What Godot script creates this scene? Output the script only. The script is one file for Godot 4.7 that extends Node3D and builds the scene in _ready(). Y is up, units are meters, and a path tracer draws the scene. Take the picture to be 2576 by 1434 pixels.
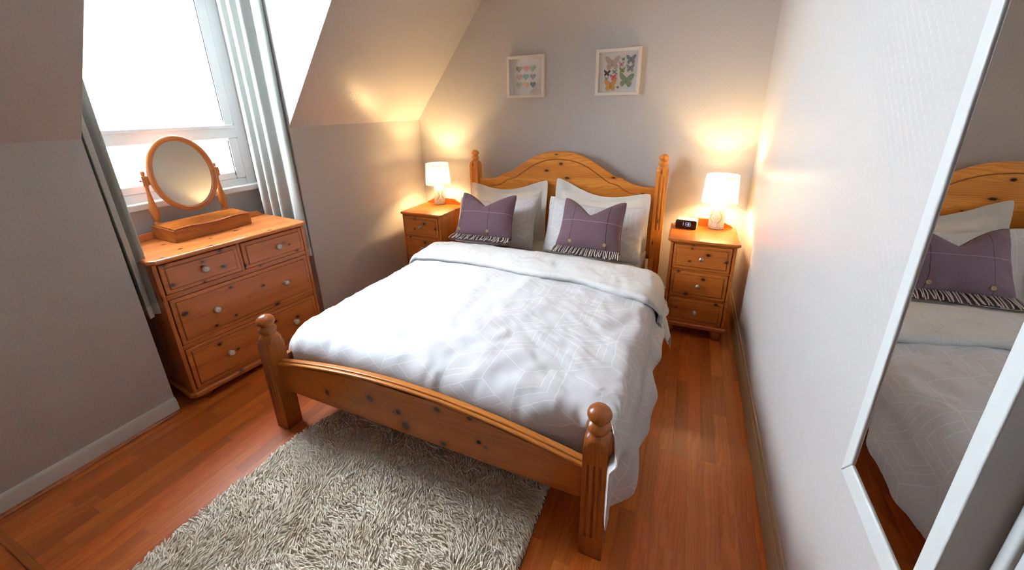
extends Node3D

# ---------------------------------------------------------------- mesh helper
class MB:
	var v := PackedVector3Array()
	var n := PackedVector3Array()
	var t := PackedVector2Array()
	func tri(a: Vector3, b: Vector3, c: Vector3, na: Vector3, nb: Vector3, nc: Vector3, ta: Vector2, tb: Vector2, tc: Vector2) -> void:
		var f := (b - a).cross(c - a)
		if f.length_squared() < 1e-18:
			return
		if f.dot(na + nb + nc) > 0.0:
			v.append_array([a, c, b]); n.append_array([na, nc, nb]); t.append_array([ta, tc, tb])
		else:
			v.append_array([a, b, c]); n.append_array([na, nb, nc]); t.append_array([ta, tb, tc])
	func quad(p: Array, nn: Array, tt: Array) -> void:
		tri(p[0], p[1], p[2], nn[0], nn[1], nn[2], tt[0], tt[1], tt[2])
		tri(p[0], p[2], p[3], nn[0], nn[2], nn[3], tt[0], tt[2], tt[3])
	func mesh() -> ArrayMesh:
		var a := []
		a.resize(Mesh.ARRAY_MAX)
		a[Mesh.ARRAY_VERTEX] = v
		a[Mesh.ARRAY_NORMAL] = n
		a[Mesh.ARRAY_TEX_UV] = t
		var m := ArrayMesh.new()
		m.add_surface_from_arrays(Mesh.PRIMITIVE_TRIANGLES, a)
		return m

var M := {}
var rng := RandomNumberGenerator.new()
const AX := [Vector3(1, 0, 0), Vector3(0, 1, 0), Vector3(0, 0, 1)]

func obj(called: String, geo, mat: Material, parent: Node = null, at := Vector3.ZERO) -> MeshInstance3D:
	var o := MeshInstance3D.new()
	o.name = called
	o.mesh = geo.mesh() if geo is MB else geo
	o.material_override = mat
	o.position = at
	(parent if parent else self).add_child(o, true)
	return o

func tag(o: Node, label: String, category: String, group := "") -> Node:
	o.set_meta("label", label)
	o.set_meta("category", category)
	if group:
		o.set_meta("group", group)
	return o

func thing(called: String, label: String, category: String, at := Vector3.ZERO, turn := 0.0, group := "") -> Node3D:
	var o := Node3D.new()
	o.name = called
	add_child(o, true)
	o.position = at
	o.rotation.y = turn
	tag(o, label, category, group)
	return o

func struct_node(called: String) -> Node3D:
	var o := Node3D.new()
	o.name = called
	o.set_meta("kind", "structure")
	add_child(o, true)
	return o

func struct_obj(called: String, geo, mat: Material) -> MeshInstance3D:
	var o := obj(called, geo, mat)
	o.set_meta("kind", "structure")
	return o

# UV of a point on a face whose normal is mainly along axis a, wood grain along axis g (metres)
func wuv(p: Vector3, a: int, g: int, off: Vector2) -> Vector2:
	if g < 0:
		if a == 0: return Vector2(p.z, p.y) + off
		if a == 1: return Vector2(p.x, p.z) + off
		return Vector2(p.x, p.y) + off
	var o1 := (g + 1) % 3
	var o2 := (g + 2) % 3
	if a == g: return Vector2(p[o1] * 0.2, p[o2]) + off
	if a == o1: return Vector2(p[g], p[o2]) + off
	return Vector2(p[g], p[o1] + 0.31) + off

# box with rounded edges; g grain axis (-1: plain metres)
func bx(mb: MB, c: Vector3, s: Vector3, b := 0.002, g := 0, off := Vector2.ZERO) -> MB:
	var h := s / 2.0
	b = minf(b, minf(h.x, minf(h.y, h.z)) * 0.95)
	for a in 3:
		var p := (a + 1) % 3
		var q := (a + 2) % 3
		for sg in [-1.0, 1.0]:
			var nn: Vector3 = AX[a] * sg
			var pts := []
			for k in [[-1, -1], [1, -1], [1, 1], [-1, 1]]:
				pts.append(c + AX[a] * sg * h[a] + AX[p] * (h[p] - b) * k[0] + AX[q] * (h[q] - b) * k[1])
			mb.quad(pts, [nn, nn, nn, nn], [wuv(pts[0], a, g, off), wuv(pts[1], a, g, off), wuv(pts[2], a, g, off), wuv(pts[3], a, g, off)])
	if b > 0.0:
		for a in 3:
			var p := (a + 1) % 3
			var q := (a + 2) % 3
			for s1 in [-1.0, 1.0]:
				for s2 in [-1.0, 1.0]:
					var n1: Vector3 = AX[p] * s1
					var n2: Vector3 = AX[q] * s2
					var e: Vector3 = AX[a] * (h[a] - b)
					var p1: Vector3 = c + n1 * h[p] + n2 * (h[q] - b)
					var p2: Vector3 = c + n1 * (h[p] - b) + n2 * h[q]
					var nm := (n1 + n2).normalized()
					var pm: Vector3 = c + n1 * (h[p] - b) + n2 * (h[q] - b) + nm * b
					for pr in [[p1, n1, pm, nm], [pm, nm, p2, n2]]:
						mb.quad([pr[0] - e, pr[0] + e, pr[2] + e, pr[2] - e], [pr[1], pr[1], pr[3], pr[3]], [wuv(pr[0] - e, p, g, off), wuv(pr[0] + e, p, g, off), wuv(pr[2] + e, p, g, off), wuv(pr[2] - e, p, g, off)])
		for sx in [-1.0, 1.0]:
			for sy in [-1.0, 1.0]:
				for sz in [-1.0, 1.0]:
					var k: Vector3 = c + Vector3(sx * (h.x - b), sy * (h.y - b), sz * (h.z - b))
					var d := [Vector3(sx, 0, 0), Vector3(0, sy, 0), Vector3(0, 0, sz)]
					mb.tri(k + d[0] * b, k + d[1] * b, k + d[2] * b, d[0], d[1], d[2], wuv(k, 0, g, off), wuv(k, 0, g, off), wuv(k, 0, g, off))
	return mb

func box(c: Vector3, s: Vector3, b := 0.002, g := 0, off := Vector2.ZERO) -> MB:
	return bx(MB.new(), c, s, b, g, off)

# polygon (a,b) extruded along X x Y from c0 to c1, edges rounded by r; uvm: 0 grain along X, 1 along Y, -1 plain
func prism(mb: MB, poly_in: PackedVector2Array, c0: float, c1: float, r: float, X: Vector3, Y: Vector3, O: Vector3, g := 0, off := Vector2.ZERO, both := true) -> MB:
	var poly := poly_in.duplicate()
	var area := 0.0
	for i in poly.size():
		area += poly[i].cross(poly[(i + 1) % poly.size()])
	if area < 0.0:
		poly.reverse()
	var N := poly.size()
	var Z := X.cross(Y)
	var en := []
	for i in N:
		var d := (poly[(i + 1) % N] - poly[i]).normalized()
		en.append(Vector2(d.y, -d.x))
	var na := []
	var nb := []
	var mit := []
	for i in N:
		var e0: Vector2 = en[(i + N - 1) % N]
		var e1: Vector2 = en[i]
		var s := (e0 + e1).normalized()
		mit.append(s / maxf(0.5, s.dot(e1)))
		if e0.dot(e1) > 0.75:
			na.append(s); nb.append(s)
		else:
			na.append(e0); nb.append(e1)
	var rings := []   # [inset, c, normal blend(side), normal blend(cap)]
	if r > 0.0:
		if both:
			for k in 4:
				var a := k / 3.0 * PI / 2.0
				rings.append([r * (1.0 - sin(a)), c0 + r * (1.0 - cos(a)), sin(a), -cos(a)])
		else:
			rings.append([0.0, c0, 1.0, 0.0])
		for k in 4:
			var a := k / 3.0 * PI / 2.0
			rings.append([r * (1.0 - cos(a)), c1 - r * (1.0 - sin(a)), cos(a), sin(a)])
	else:
		rings = [[0.0, c0, 1.0, 0.0], [0.0, c1, 1.0, 0.0]]
	for k in rings.size() - 1:
		var A: Array = rings[k]
		var B: Array = rings[k + 1]
		var along := 0.0
		for i in N:
			var j := (i + 1) % N
			var l := poly[i].distance_to(poly[j])
			var q := [poly[i] - mit[i] * A[0], poly[j] - mit[j] * A[0], poly[j] - mit[j] * B[0], poly[i] - mit[i] * B[0]]
			var p3 := []
			var n3 := []
			var t3 := []
			for m in 4:
				var R: Array = A if m < 2 else B
				var pn: Vector2 = nb[i] if (m == 0 or m == 3) else na[j]
				p3.append(O + X * q[m].x + Y * q[m].y + Z * R[1])
				n3.append(((X * pn.x + Y * pn.y) * R[2] + Z * R[3]).normalized())
				if g == 0:
					t3.append(Vector2(q[m].x, q[m].y if absf(en[i].x) > 0.7 else R[1] + q[m].y * 0.5 + 0.43) + off)
				elif g == 1:
					t3.append(Vector2(q[m].y, q[m].x if absf(en[i].y) > 0.7 else R[1] + q[m].x * 0.5 + 0.43) + off)
				else:
					t3.append(Vector2(along + (l if (m == 1 or m == 2) else 0.0), R[1]) + off)
			mb.quad(p3, n3, t3)
			along += l
	for side in [0, 1]:
		var R: Array = rings[0] if side == 0 else rings[rings.size() - 1]
		var q := PackedVector2Array()
		for i in N:
			q.append(poly[i] - mit[i] * R[0])
		var idx := Geometry2D.triangulate_polygon(poly)
		var nn := Z * (-1.0 if side == 0 else 1.0)
		for k in range(0, idx.size(), 3):
			var P := []
			var T := []
			for m in 3:
				var w: Vector2 = q[idx[k + m]]
				P.append(O + X * w.x + Y * w.y + Z * R[1])
				T.append((Vector2(w.y, w.x) if g == 1 else w) + off)
			mb.tri(P[0], P[1], P[2], nn, nn, nn, T[0], T[1], T[2])
	return mb

# grid of points (row-major, nu columns) to a smooth mesh
func grid(pts: PackedVector3Array, uvs: PackedVector2Array, nu: int, nv: int, wrap_u := false, flip := 0) -> ArrayMesh:
	var nn := PackedVector3Array()
	nn.resize(pts.size())
	var idx := PackedInt32Array()
	for j in nv - 1:
		for i in nu - 1:
			var a := j * nu + i
			var b := a + 1
			var c := a + nu + 1
			var d := a + nu
			for q in [[a, b, c], [a, c, d]]:
				var f := (pts[q[1]] - pts[q[0]]).cross(pts[q[2]] - pts[q[0]])
				nn[q[0]] += f; nn[q[1]] += f; nn[q[2]] += f
				idx.append_array([q[0], q[1], q[2]])
	if wrap_u:
		for j in nv:
			var s := nn[j * nu] + nn[j * nu + nu - 1]
			nn[j * nu] = s
			nn[j * nu + nu - 1] = s
	var cen := Vector3.ZERO
	for p in pts: cen += p
	cen /= pts.size()
	var out := 0.0
	for k in pts.size():
		out += nn[k].dot(pts[k] - cen)
	if flip == 1: out = 1.0
	if flip == -1: out = -1.0
	for k in pts.size():
		nn[k] = (nn[k] if out > 0.0 else -nn[k]).normalized()
	if out > 0.0:
		for k in range(0, idx.size(), 3):
			var x := idx[k + 1]
			idx[k + 1] = idx[k + 2]
			idx[k + 2] = x
	var a2 := []
	a2.resize(Mesh.ARRAY_MAX)
	a2[Mesh.ARRAY_VERTEX] = pts
	a2[Mesh.ARRAY_NORMAL] = nn
	a2[Mesh.ARRAY_TEX_UV] = uvs
	a2[Mesh.ARRAY_INDEX] = idx
	var m := ArrayMesh.new()
	m.add_surface_from_arrays(Mesh.PRIMITIVE_TRIANGLES, a2)
	return m

# sheet of cloth: grid thickened along its normals by th, rim stitched
func cloth(pts: PackedVector3Array, uvs: PackedVector2Array, nu: int, nv: int, th: float) -> ArrayMesh:
	var m1 := grid(pts, uvs, nu, nv, false, 0)
	var nrm: PackedVector3Array = m1.surface_get_arrays(0)[Mesh.ARRAY_NORMAL]
	if nrm[(nv / 2) * nu + nu / 2].y < 0.0:
		m1 = grid(pts, uvs, nu, nv, false, 1)
		nrm = m1.surface_get_arrays(0)[Mesh.ARRAY_NORMAL]
		if nrm[(nv / 2) * nu + nu / 2].y < 0.0:
			m1 = grid(pts, uvs, nu, nv, false, -1)
			nrm = m1.surface_get_arrays(0)[Mesh.ARRAY_NORMAL]
	var low := PackedVector3Array()
	for k in pts.size():
		var i := k % nu
		var j := k / nu
		var e := mini(mini(i, nu - 1 - i), mini(j, nv - 1 - j))
		low.append(pts[k] - nrm[k] * th * (0.25 + 0.75 * minf(1.0, e / 3.0)))
	var rim_p := PackedVector3Array()
	var rim_t := PackedVector2Array()
	var order := []
	for i in nu: order.append(i)
	for j in range(1, nv): order.append(j * nu + nu - 1)
	for i in range(nu - 2, -1, -1): order.append((nv - 1) * nu + i)
	for j in range(nv - 2, -1, -1): order.append(j * nu)
	for k in order: rim_p.append(pts[k]); rim_t.append(uvs[k])
	for k in order: rim_p.append(low[k]); rim_t.append(uvs[k] + Vector2(0.004, 0.004))
	var st := SurfaceTool.new()
	st.begin(Mesh.PRIMITIVE_TRIANGLES)
	st.append_from(m1, 0, Transform3D())
	st.append_from(grid(low, uvs, nu, nv, false, 0), 0, Transform3D())
	st.append_from(grid(rim_p, rim_t, order.size(), 2, false, 0), 0, Transform3D())
	return st.commit()

# turned shape: profile of (radius, height) about axis Y of basis B at O
func lathe(prof: PackedVector2Array, seg: int, O := Vector3.ZERO, B := Basis(), uo := Vector2.ZERO) -> ArrayMesh:
	var p := PackedVector3Array()
	var u := PackedVector2Array()
	var l := 0.0
	for j in prof.size():
		if j > 0: l += prof[j].distance_to(prof[j - 1])
		for i in seg + 1:
			var a := TAU * i / seg
			p.append(O + B * Vector3(prof[j].x * cos(a), prof[j].y, prof[j].x * sin(a)))
			u.append(Vector2(l, a / TAU * 0.2) + uo)
	return grid(p, u, seg + 1, prof.size(), true)

func smooth_line(pts: PackedVector2Array, sub: int) -> PackedVector2Array:
	var o := PackedVector2Array()
	for i in pts.size() - 1:
		var a := pts[maxi(i - 1, 0)]
		var b := pts[i]
		var c := pts[i + 1]
		var d := pts[mini(i + 2, pts.size() - 1)]
		for k in sub:
			o.append(b.cubic_interpolate(c, a, d, k / float(sub)))
	o.append(pts[pts.size() - 1])
	return o

func tube(path: PackedVector3Array, r0: float, r1: float, seg := 6) -> ArrayMesh:
	var p := PackedVector3Array()
	var u := PackedVector2Array()
	var n := path.size()
	var side := Vector3.ZERO
	for j in n + 2:
		var jj := clampi(j - 1, 0, n - 1)
		var d := (path[mini(jj + 1, n - 1)] - path[maxi(jj - 1, 0)]).normalized()
		var ref := Vector3.UP if absf(d.y) < 0.9 else Vector3.RIGHT
		if side == Vector3.ZERO: side = d.cross(ref).normalized()
		side = (side - d * side.dot(d)).normalized()
		var up := side.cross(d)
		var r := lerpf(r0, r1, jj / float(n - 1)) * (0.02 if (j == 0 or j == n + 1) else 1.0)
		for i in seg + 1:
			var a := TAU * i / seg
			p.append(path[jj] + (side * cos(a) + up * sin(a)) * r)
			u.append(Vector2(i / float(seg) * 0.01, jj * 0.01))
	return grid(p, u, seg + 1, n + 2, true)

# ---------------------------------------------------------------- textures
func wood_image(w: int, h: int, mx: float, my: float, sd: int, knots: Array, light: Color, dark: Color, knot: Color, lines: float, contrast: float) -> ImageTexture:
	var low := FastNoiseLite.new()
	low.seed = sd; low.frequency = 1.0; low.noise_type = FastNoiseLite.TYPE_SIMPLEX; low.fractal_octaves = 2
	var fib := FastNoiseLite.new()
	fib.seed = sd + 7; fib.frequency = 1.0; fib.fractal_octaves = 2
	var ph := PackedFloat32Array()
	ph.resize(w * h)
	var kd := PackedFloat32Array()
	kd.resize(w * h)
	for y in h:
		var vm := y / float(h) * my
		for x in w:
			var um := x / float(w) * mx
			ph[y * w + x] = vm * lines + 3.2 * low.get_noise_2d(um * 0.7, vm * 5.0) + 0.25 * low.get_noise_2d(um * 6.0 + 50.0, vm * 40.0)
	for k in knots:
		var ku: float = k[0]
		var kv: float = k[1]
		var ra: float = k[2]
		var rb: float = k[3]
		for y in range(maxi(0, int((kv - rb * 7.0) / my * h)), mini(h, int((kv + rb * 7.0) / my * h))):
			for x in range(maxi(0, int((ku - ra * 7.0) / mx * w)), mini(w, int((ku + ra * 7.0) / mx * w))):
				var du := x / float(w) * mx - ku
				var dv := y / float(h) * my - kv
				var e := exp(-(du * du) / (6.0 * ra * ra) - (dv * dv) / (5.0 * rb * rb))
				ph[y * w + x] -= (1.0 if dv > 0.0 else -1.0) * rb * lines * 1.5 * e
				var d := sqrt(du * du / (ra * ra) + dv * dv / (rb * rb)) * (1.0 + 0.25 * low.get_noise_2d(du * 90.0 + ku * 30.0, dv * 90.0))
				kd[y * w + x] = maxf(kd[y * w + x], 1.0 - smoothstep(0.55, 1.15, d) + 0.35 * e * e)
	var data := PackedByteArray()
	data.resize(w * h * 3)
	for y in h:
		var vm := y / float(h) * my
		for x in w:
			var um := x / float(w) * mx
			var f := ph[y * w + x]
			f -= floorf(f)
			var s := f * f * (1.0 - smoothstep(0.86, 1.0, f))
			var q := fib.get_noise_2d(um * 9.0, vm * 420.0)
			var tone := low.get_noise_2d(um * 0.5 + 9.0, vm * 9.0)
			var c := light.lerp(dark, clampf(contrast * s + 0.12 + 0.16 * q + 0.30 * tone, 0.0, 1.0))
			c = c.lerp(knot, clampf(kd[y * w + x], 0.0, 0.94))
			var o := (y * w + x) * 3
			data[o] = int(clampf(c.r, 0, 1) * 255.0)
			data[o + 1] = int(clampf(c.g, 0, 1) * 255.0)
			data[o + 2] = int(clampf(c.b, 0, 1) * 255.0)
	return ImageTexture.create_from_image(Image.create_from_data(w, h, false, Image.FORMAT_RGB8, data))

func image_of(w: int, h: int, f: Callable) -> ImageTexture:
	var im := Image.create(w, h, false, Image.FORMAT_RGB8)
	for y in h:
		for x in w:
			im.set_pixel(x, y, f.call((x + 0.5) / w, (y + 0.5) / h))
	return ImageTexture.create_from_image(im)

func seg_d(p: Vector2, a: Vector2, b: Vector2) -> float:
	var t := clampf((p - a).dot(b - a) / (b - a).length_squared(), 0.0, 1.0)
	return p.distance_to(a + (b - a) * t)

func std(c: Color, rough := 0.6, tex: Texture2D = null, scale := Vector3.ONE) -> StandardMaterial3D:
	var m := StandardMaterial3D.new()
	m.albedo_color = c
	m.roughness = rough
	if tex:
		m.albedo_texture = tex
		m.uv1_scale = scale
	return m

func wood_mat(tex: Texture2D, mx: float, my: float, off: Vector2, tint := Color.WHITE, rough := 0.29) -> StandardMaterial3D:
	var m := std(tint, rough, tex, Vector3(1.0 / mx, 1.0 / my, 1))
	m.uv1_offset = Vector3(-off.x / mx, -off.y / my, 0)
	return m

func make_materials() -> void:
	var L := Color(0.80, 0.505, 0.22)
	var D := Color(0.565, 0.285, 0.09)
	var K := Color(0.17, 0.08, 0.045)
	var kn := []
	rng.seed = 5
	for i in 16:
		kn.append([rng.randf_range(0.05, 1.95), rng.randf_range(0.04, 0.96), rng.randf_range(0.006, 0.011), rng.randf_range(0.004, 0.007)])
	M.pine_tex = wood_image(1536, 768, 2.0, 1.0, 11, kn, L, D, K, 88.0, 0.40)
	M.pine = wood_mat(M.pine_tex, 2.0, 1.0, Vector2.ZERO)
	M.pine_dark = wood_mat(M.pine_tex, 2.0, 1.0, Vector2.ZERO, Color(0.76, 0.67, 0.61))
	M.stand = wood_mat(M.pine_tex, 2.0, 1.0, Vector2.ZERO, Color(0.92, 0.82, 0.76), 0.27)
	M.dresser = wood_mat(M.pine_tex, 2.0, 1.0, Vector2.ZERO, Color(0.75, 0.67, 0.60), 0.22)
	# head board (v = 1.1 - y) and foot rail (v = 1.25 - y) share one picture of 1.5 x 1.1 m
	kn = [[0.724, 0.07, 0.011, 0.004], [0.757, 0.136, 0.013, 0.008], [0.649, 0.188, 0.014, 0.007], [0.805, 0.236, 0.018, 0.007], [0.519, 0.31, 0.009, 0.005], [0.515, 0.337, 0.009, 0.005], [0.88, 0.322, 0.009, 0.009], [0.903, 0.305, 0.005, 0.003], [1.135, 0.217, 0.013, 0.006], [1.337, 0.319, 0.007, 0.006], [0.25, 0.45, 0.01, 0.007], [1.05, 0.47, 0.012, 0.006]]
	for k in [[-0.395, 0.271, 0.011, 0.013], [-0.468, 0.199, 0.009, 0.009], [-0.164, 0.314, 0.014, 0.014], [-0.10, 0.395, 0.006, 0.005], [-0.032, 0.295, 0.011, 0.011], [-0.006, 0.24, 0.017, 0.017], [0.145, 0.365, 0.012, 0.010], [0.158, 0.22, 0.010, 0.009], [0.275, 0.372, 0.009, 0.007], [0.306, 0.284, 0.008, 0.008], [0.33, 0.27, 0.006, 0.006], [-0.055, 0.288, 0.004, 0.004]]:
		kn.append([k[0] + 0.75, 1.25 - k[1], k[2], k[3]])
	M.bed_tex = wood_image(1536, 1024, 1.5, 1.1, 23, kn, Color(0.91, 0.60, 0.26), Color(0.68, 0.36, 0.11), K, 80.0, 0.55)
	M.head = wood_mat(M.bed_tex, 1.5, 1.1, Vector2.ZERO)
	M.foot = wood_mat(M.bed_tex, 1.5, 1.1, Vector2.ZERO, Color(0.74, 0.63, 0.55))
	M.head_post = wood_mat(M.bed_tex, 1.5, 1.1, Vector2(-0.2, -0.2))
	# chest fronts: u = 2.06 - z in the room, v = 0.8 - y
	kn = []
	for k in [[0.724, 2.0, 9], [0.72, 1.775, 8], [0.692, 1.858, 8], [0.67, 1.863, 8], [0.64, 1.778, 12], [0.626, 1.991, 10], [0.593, 1.87, 7], [0.665, 1.466, 7], [0.649, 1.437, 6], [0.601, 1.399, 9], [0.608, 1.682, 11], [0.475, 1.982, 15], [0.358, 1.874, 9], [0.371, 1.781, 7], [0.471, 1.622, 9], [0.524, 1.773, 8], [0.335, 1.568, 14], [0.44, 1.486, 12], [0.257, 1.885, 9], [0.242, 1.601, 10], [0.21, 1.477, 11], [0.188, 1.814, 7]]:
		kn.append([2.06 - k[1], 0.8 - k[0], k[2] * 0.0009, k[2] * 0.0007])
	M.chest_tex = wood_image(820, 820, 0.82, 0.82, 31, kn, Color(0.80, 0.53, 0.28), Color(0.60, 0.335, 0.15), K, 72.0, 0.38)
	M.chest_front = wood_mat(M.chest_tex, 0.82, 0.82, Vector2.ZERO, Color(0.93, 0.82, 0.80))
	M.stand_front = wood_mat(M.chest_tex, 0.82, 0.82, Vector2.ZERO, Color(0.93, 0.79, 0.62))
	M.chest = wood_mat(M.chest_tex, 0.82, 0.82, Vector2(0.3, 0.2), Color(0.90, 0.79, 0.76))
	M.chest_top = wood_mat(M.chest_tex, 0.82, 0.82, Vector2(0.1, 0.1), Color(0.93, 0.84, 0.84), 0.15)
	M.floor_tex = wood_image(1024, 512, 1.0, 0.5, 47, [], Color(0.76, 0.405, 0.15), Color(0.60, 0.265, 0.075), Color.BLACK, 70.0, 0.5)
	M.planks = []
	for k in [Color(1, 1, 1), Color(0.86, 0.83, 0.82), Color(1.0, 0.93, 0.88), Color(0.92, 0.90, 0.90)]:
		M.planks.append(wood_mat(M.floor_tex, 1.0, 0.5, Vector2.ZERO, k, 0.36))
	# wallpaper: small lozenges in half drop, matt on a satin ground
	var dot := func(u: float, v: float) -> float:
		var best := 1.0
		for c in [Vector2(0.25, 0.25), Vector2(0.75, 0.75), Vector2(0.25, 1.25), Vector2(0.75, -0.25)]:
			var d: Vector2 = Vector2(u, v) - c
			d.x = wrapf(d.x, -0.5, 0.5)
			best = minf(best, absf(d.x + d.y * 0.35) / 0.17 + absf(d.y) / 0.25)
		return 1.0 - smoothstep(0.75, 1.0, best)
	M.paper_tex = image_of(96, 96, func(u, v):
		var q: float = dot.call(u, v)
		return Color(0.92, 0.92, 0.92).lerp(Color(0.95, 0.95, 0.95), q))
	M.paper_rough = image_of(96, 96, func(u, v):
		var q: float = dot.call(u, v)
		return Color.WHITE * lerpf(0.33, 0.72, q))
	M.paper_high = image_of(96, 96, func(u, v):
		return Color.WHITE * (dot.call(u, v)))
	M.paper = std(Color(0.875, 0.866, 0.862), 1.0, M.paper_tex, Vector3(1 / 0.026, 1 / 0.026, 1))
	M.paper.roughness_texture = M.paper_rough
	M.paper.heightmap_enabled = true
	M.paper.heightmap_texture = M.paper_high
	M.paper.heightmap_scale = 0.014
	M.ceil = std(Color(0.95, 0.95, 0.95), 0.9)
	M.white = std(Color(0.90, 0.90, 0.88), 0.35)
	M.upvc = std(Color(0.97, 0.98, 0.98), 0.3)
	M.skirt_tan = std(Color(0.72, 0.62, 0.50), 0.45)
	M.gasket = std(Color(0.28, 0.31, 0.34), 0.5)
	M.glass = std(Color(1, 1, 1, 0.04), 0.0)
	M.glass.transparency = BaseMaterial3D.TRANSPARENCY_ALPHA
	M.mirror = std(Color(0.87, 0.88, 0.88), 0.0)
	M.mirror.metallic = 1.0
	M.dark = std(Color(0.05, 0.04, 0.04), 0.8)
	M.nickel = std(Color(0.80, 0.79, 0.76), 0.34)
	M.nickel.metallic = 1.0
	M.porcelain = std(Color(0.95, 0.95, 0.94), 0.2)
	# bedding print: tumbling-block lines
	var hexline := func(u: float, v: float, w: float) -> float:
		var p := Vector2(u, v * 1.7320508)
		var best := 9.0
		var bc := Vector2.ZERO
		for cy in range(-1, 3):
			for cx in range(-1, 3):
				for hh in [0.0, 0.5]:
					var c := Vector2(cx + hh, (cy + hh) * 1.7320508)
					if p.distance_to(c) < best:
						best = p.distance_to(c); bc = c
		var q := p - bc
		var R := 1.0 / 1.7320508
		var dmin := 9.0
		var ang := fposmod(atan2(q.y, q.x) + PI / 2.0, TAU)
		var sec := int(ang / (TAU / 3.0))
		var a0 := sec * TAU / 3.0 - PI / 2.0
		var e1 := Vector2(cos(a0), sin(a0)) * R
		var e2 := Vector2(cos(a0 + TAU / 3.0), sin(a0 + TAU / 3.0)) * R
		var det := e1.cross(e2)
		var s := q.cross(e2) / det
		var t := e1.cross(q) / det
		var k := R * 0.866
		dmin = minf(minf(absf(1.0 - s), absf(1.0 - t)), minf(absf(s), absf(t))) * k
		var odd := (int(roundf(bc.x * 2.0)) + 100) % 2
		if sec == (0 if odd == 1 else 1):
			var mm := maxf(s, t)
			dmin = minf(dmin, minf(absf(mm - 0.76), absf(mm - 0.52)) * k)
		elif sec == 2:
			var mn := minf(s, t)
			dmin = minf(dmin, minf(absf(mn - 0.24), absf(mn - 0.42)) * k)
		return 1.0 - smoothstep(w * 0.6, w * 1.4, dmin)
	M.print_tex = image_of(560, 970, func(u, v): return Color(0.895, 0.895, 0.91).lerp(Color(0.97, 0.97, 0.97), hexline.call(u, v, 0.0056)))
	M.back_tex = image_of(420, 728, func(u, v): return Color(0.93, 0.93, 0.93).lerp(Color(0.845, 0.84, 0.84), hexline.call(u, v, 0.0032)))
	M.duvet = std(Color.WHITE, 0.85, M.print_tex, Vector3(1 / 0.27, 1 / 0.468, 1))
	M.fold = std(Color.WHITE, 0.85, M.back_tex, Vector3(1 / 0.27, 1 / 0.468, 1))
	M.pillow = std(Color(1.0, 1.0, 1.0), 0.85, M.print_tex, Vector3(1 / 0.27, 1 / 0.468, 1))
	M.cotton = std(Color(0.95, 0.94, 0.915), 0.85)
	M.sheet = std(Color(0.80, 0.78, 0.74), 0.9)
	# heather wool with check lines
	var wn := FastNoiseLite.new()
	wn.seed = 3; wn.frequency = 1.0; wn.fractal_octaves = 3
	M.wool = []
	for lines in [[0.10, 0.62, 0.47], [0.23, 0.80, 0.47]]:
		var tx := image_of(420, 420, func(u, v):
			var q := wn.get_noise_2d(u * 100.0, v * 120.0) * 0.45 + 0.55 * wn.get_noise_2d(u * 230.0 + 40.0, v * 200.0)
			var c := Color(0.42, 0.345, 0.39).lerp(Color(0.74, 0.655, 0.70), clampf(0.40 + q * 2.4, 0.0, 1.0))
			if minf(absf(u - lines[0]), absf(u - lines[1])) < 0.0045: c = Color(0.26, 0.18, 0.22)
			if absf(v - lines[2]) < 0.005: c = Color(0.82, 0.72, 0.76)
			return c)
		var wm := std(Color(0.76, 0.685, 0.70), 0.95, tx)
		wm.rim_enabled = true
		wm.rim = 0.4
		M.wool.append(wm)
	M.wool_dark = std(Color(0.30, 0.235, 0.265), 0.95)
	M.yarn = std(Color(0.90, 0.85, 0.82), 0.9)
	M.button = std(Color(0.62, 0.50, 0.33), 0.35)
	M.button_dark = std(Color(0.30, 0.20, 0.12), 0.5)
	var cn := FastNoiseLite.new()
	cn.seed = 9; cn.frequency = 1.0
	var ct := image_of(192, 192, func(u, v): return Color.WHITE * (0.93 + 0.07 * cn.get_noise_2d(u * 150.0, v * 20.0) + 0.05 * cn.get_noise_2d(u * 20.0, v * 160.0)))
	M.curtain = std(Color(0.80, 0.82, 0.80), 0.9, ct, Vector3(5, 5, 1))
	M.curtain.backlight_enabled = true
	M.curtain.backlight = Color(0.45, 0.46, 0.45)
	M.hem = std(Color(0.92, 0.92, 0.90), 0.9, ct, Vector3(5, 5, 1))
	# lamp
	M.shade = std(Color(0.98, 0.98, 0.98), 0.9)
	M.shade.backlight_enabled = true
	M.shade.backlight = Color(0.64, 0.64, 0.64)
	M.bulb = std(Color(1, 0.95, 0.85), 0.5)
	M.bulb.emission_enabled = true
	M.bulb.emission = Color(1.0, 0.80, 0.50)
	M.bulb.emission_energy_multiplier = 6.0
	var ln := FastNoiseLite.new()
	ln.seed = 21; ln.noise_type = FastNoiseLite.TYPE_CELLULAR; ln.frequency = 1.0
	ln.cellular_return_type = FastNoiseLite.RETURN_DISTANCE2_SUB
	var lace := func(u: float, v: float) -> float:
		var x := absf(fposmod(u * 3.0, 1.0) - 0.5)
		var w := ln.get_noise_2d(x * 24.0, v * 34.0)
		var s := 1.0 - smoothstep(0.16, 0.34, w + 1.0)
		var ogee := absf(x - 0.25 - 0.13 * sin(v * TAU * 1.5)) 
		var plain := smoothstep(0.10, 0.05, ogee) * smoothstep(0.15, 0.3, v) * (1.0 - smoothstep(0.65, 0.8, v))
		var rim := (1.0 - smoothstep(0.0, 0.02, absf(ogee - 0.10))) * smoothstep(0.15, 0.3, v) * (1.0 - smoothstep(0.65, 0.8, v))
		return clampf(maxf(s * (1.0 - plain), rim), 0.0, 1.0)
	M.lace_tex = image_of(640, 300, func(u, v): return Color(0.53, 0.55, 0.54).lerp(Color(0.91, 0.93, 0.94), lace.call(u, v)))
	M.lace_high = image_of(640, 300, func(u, v): return Color.WHITE * (lace.call(u, v)))
	M.lace = std(Color.WHITE, 0.3, M.lace_tex)
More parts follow.
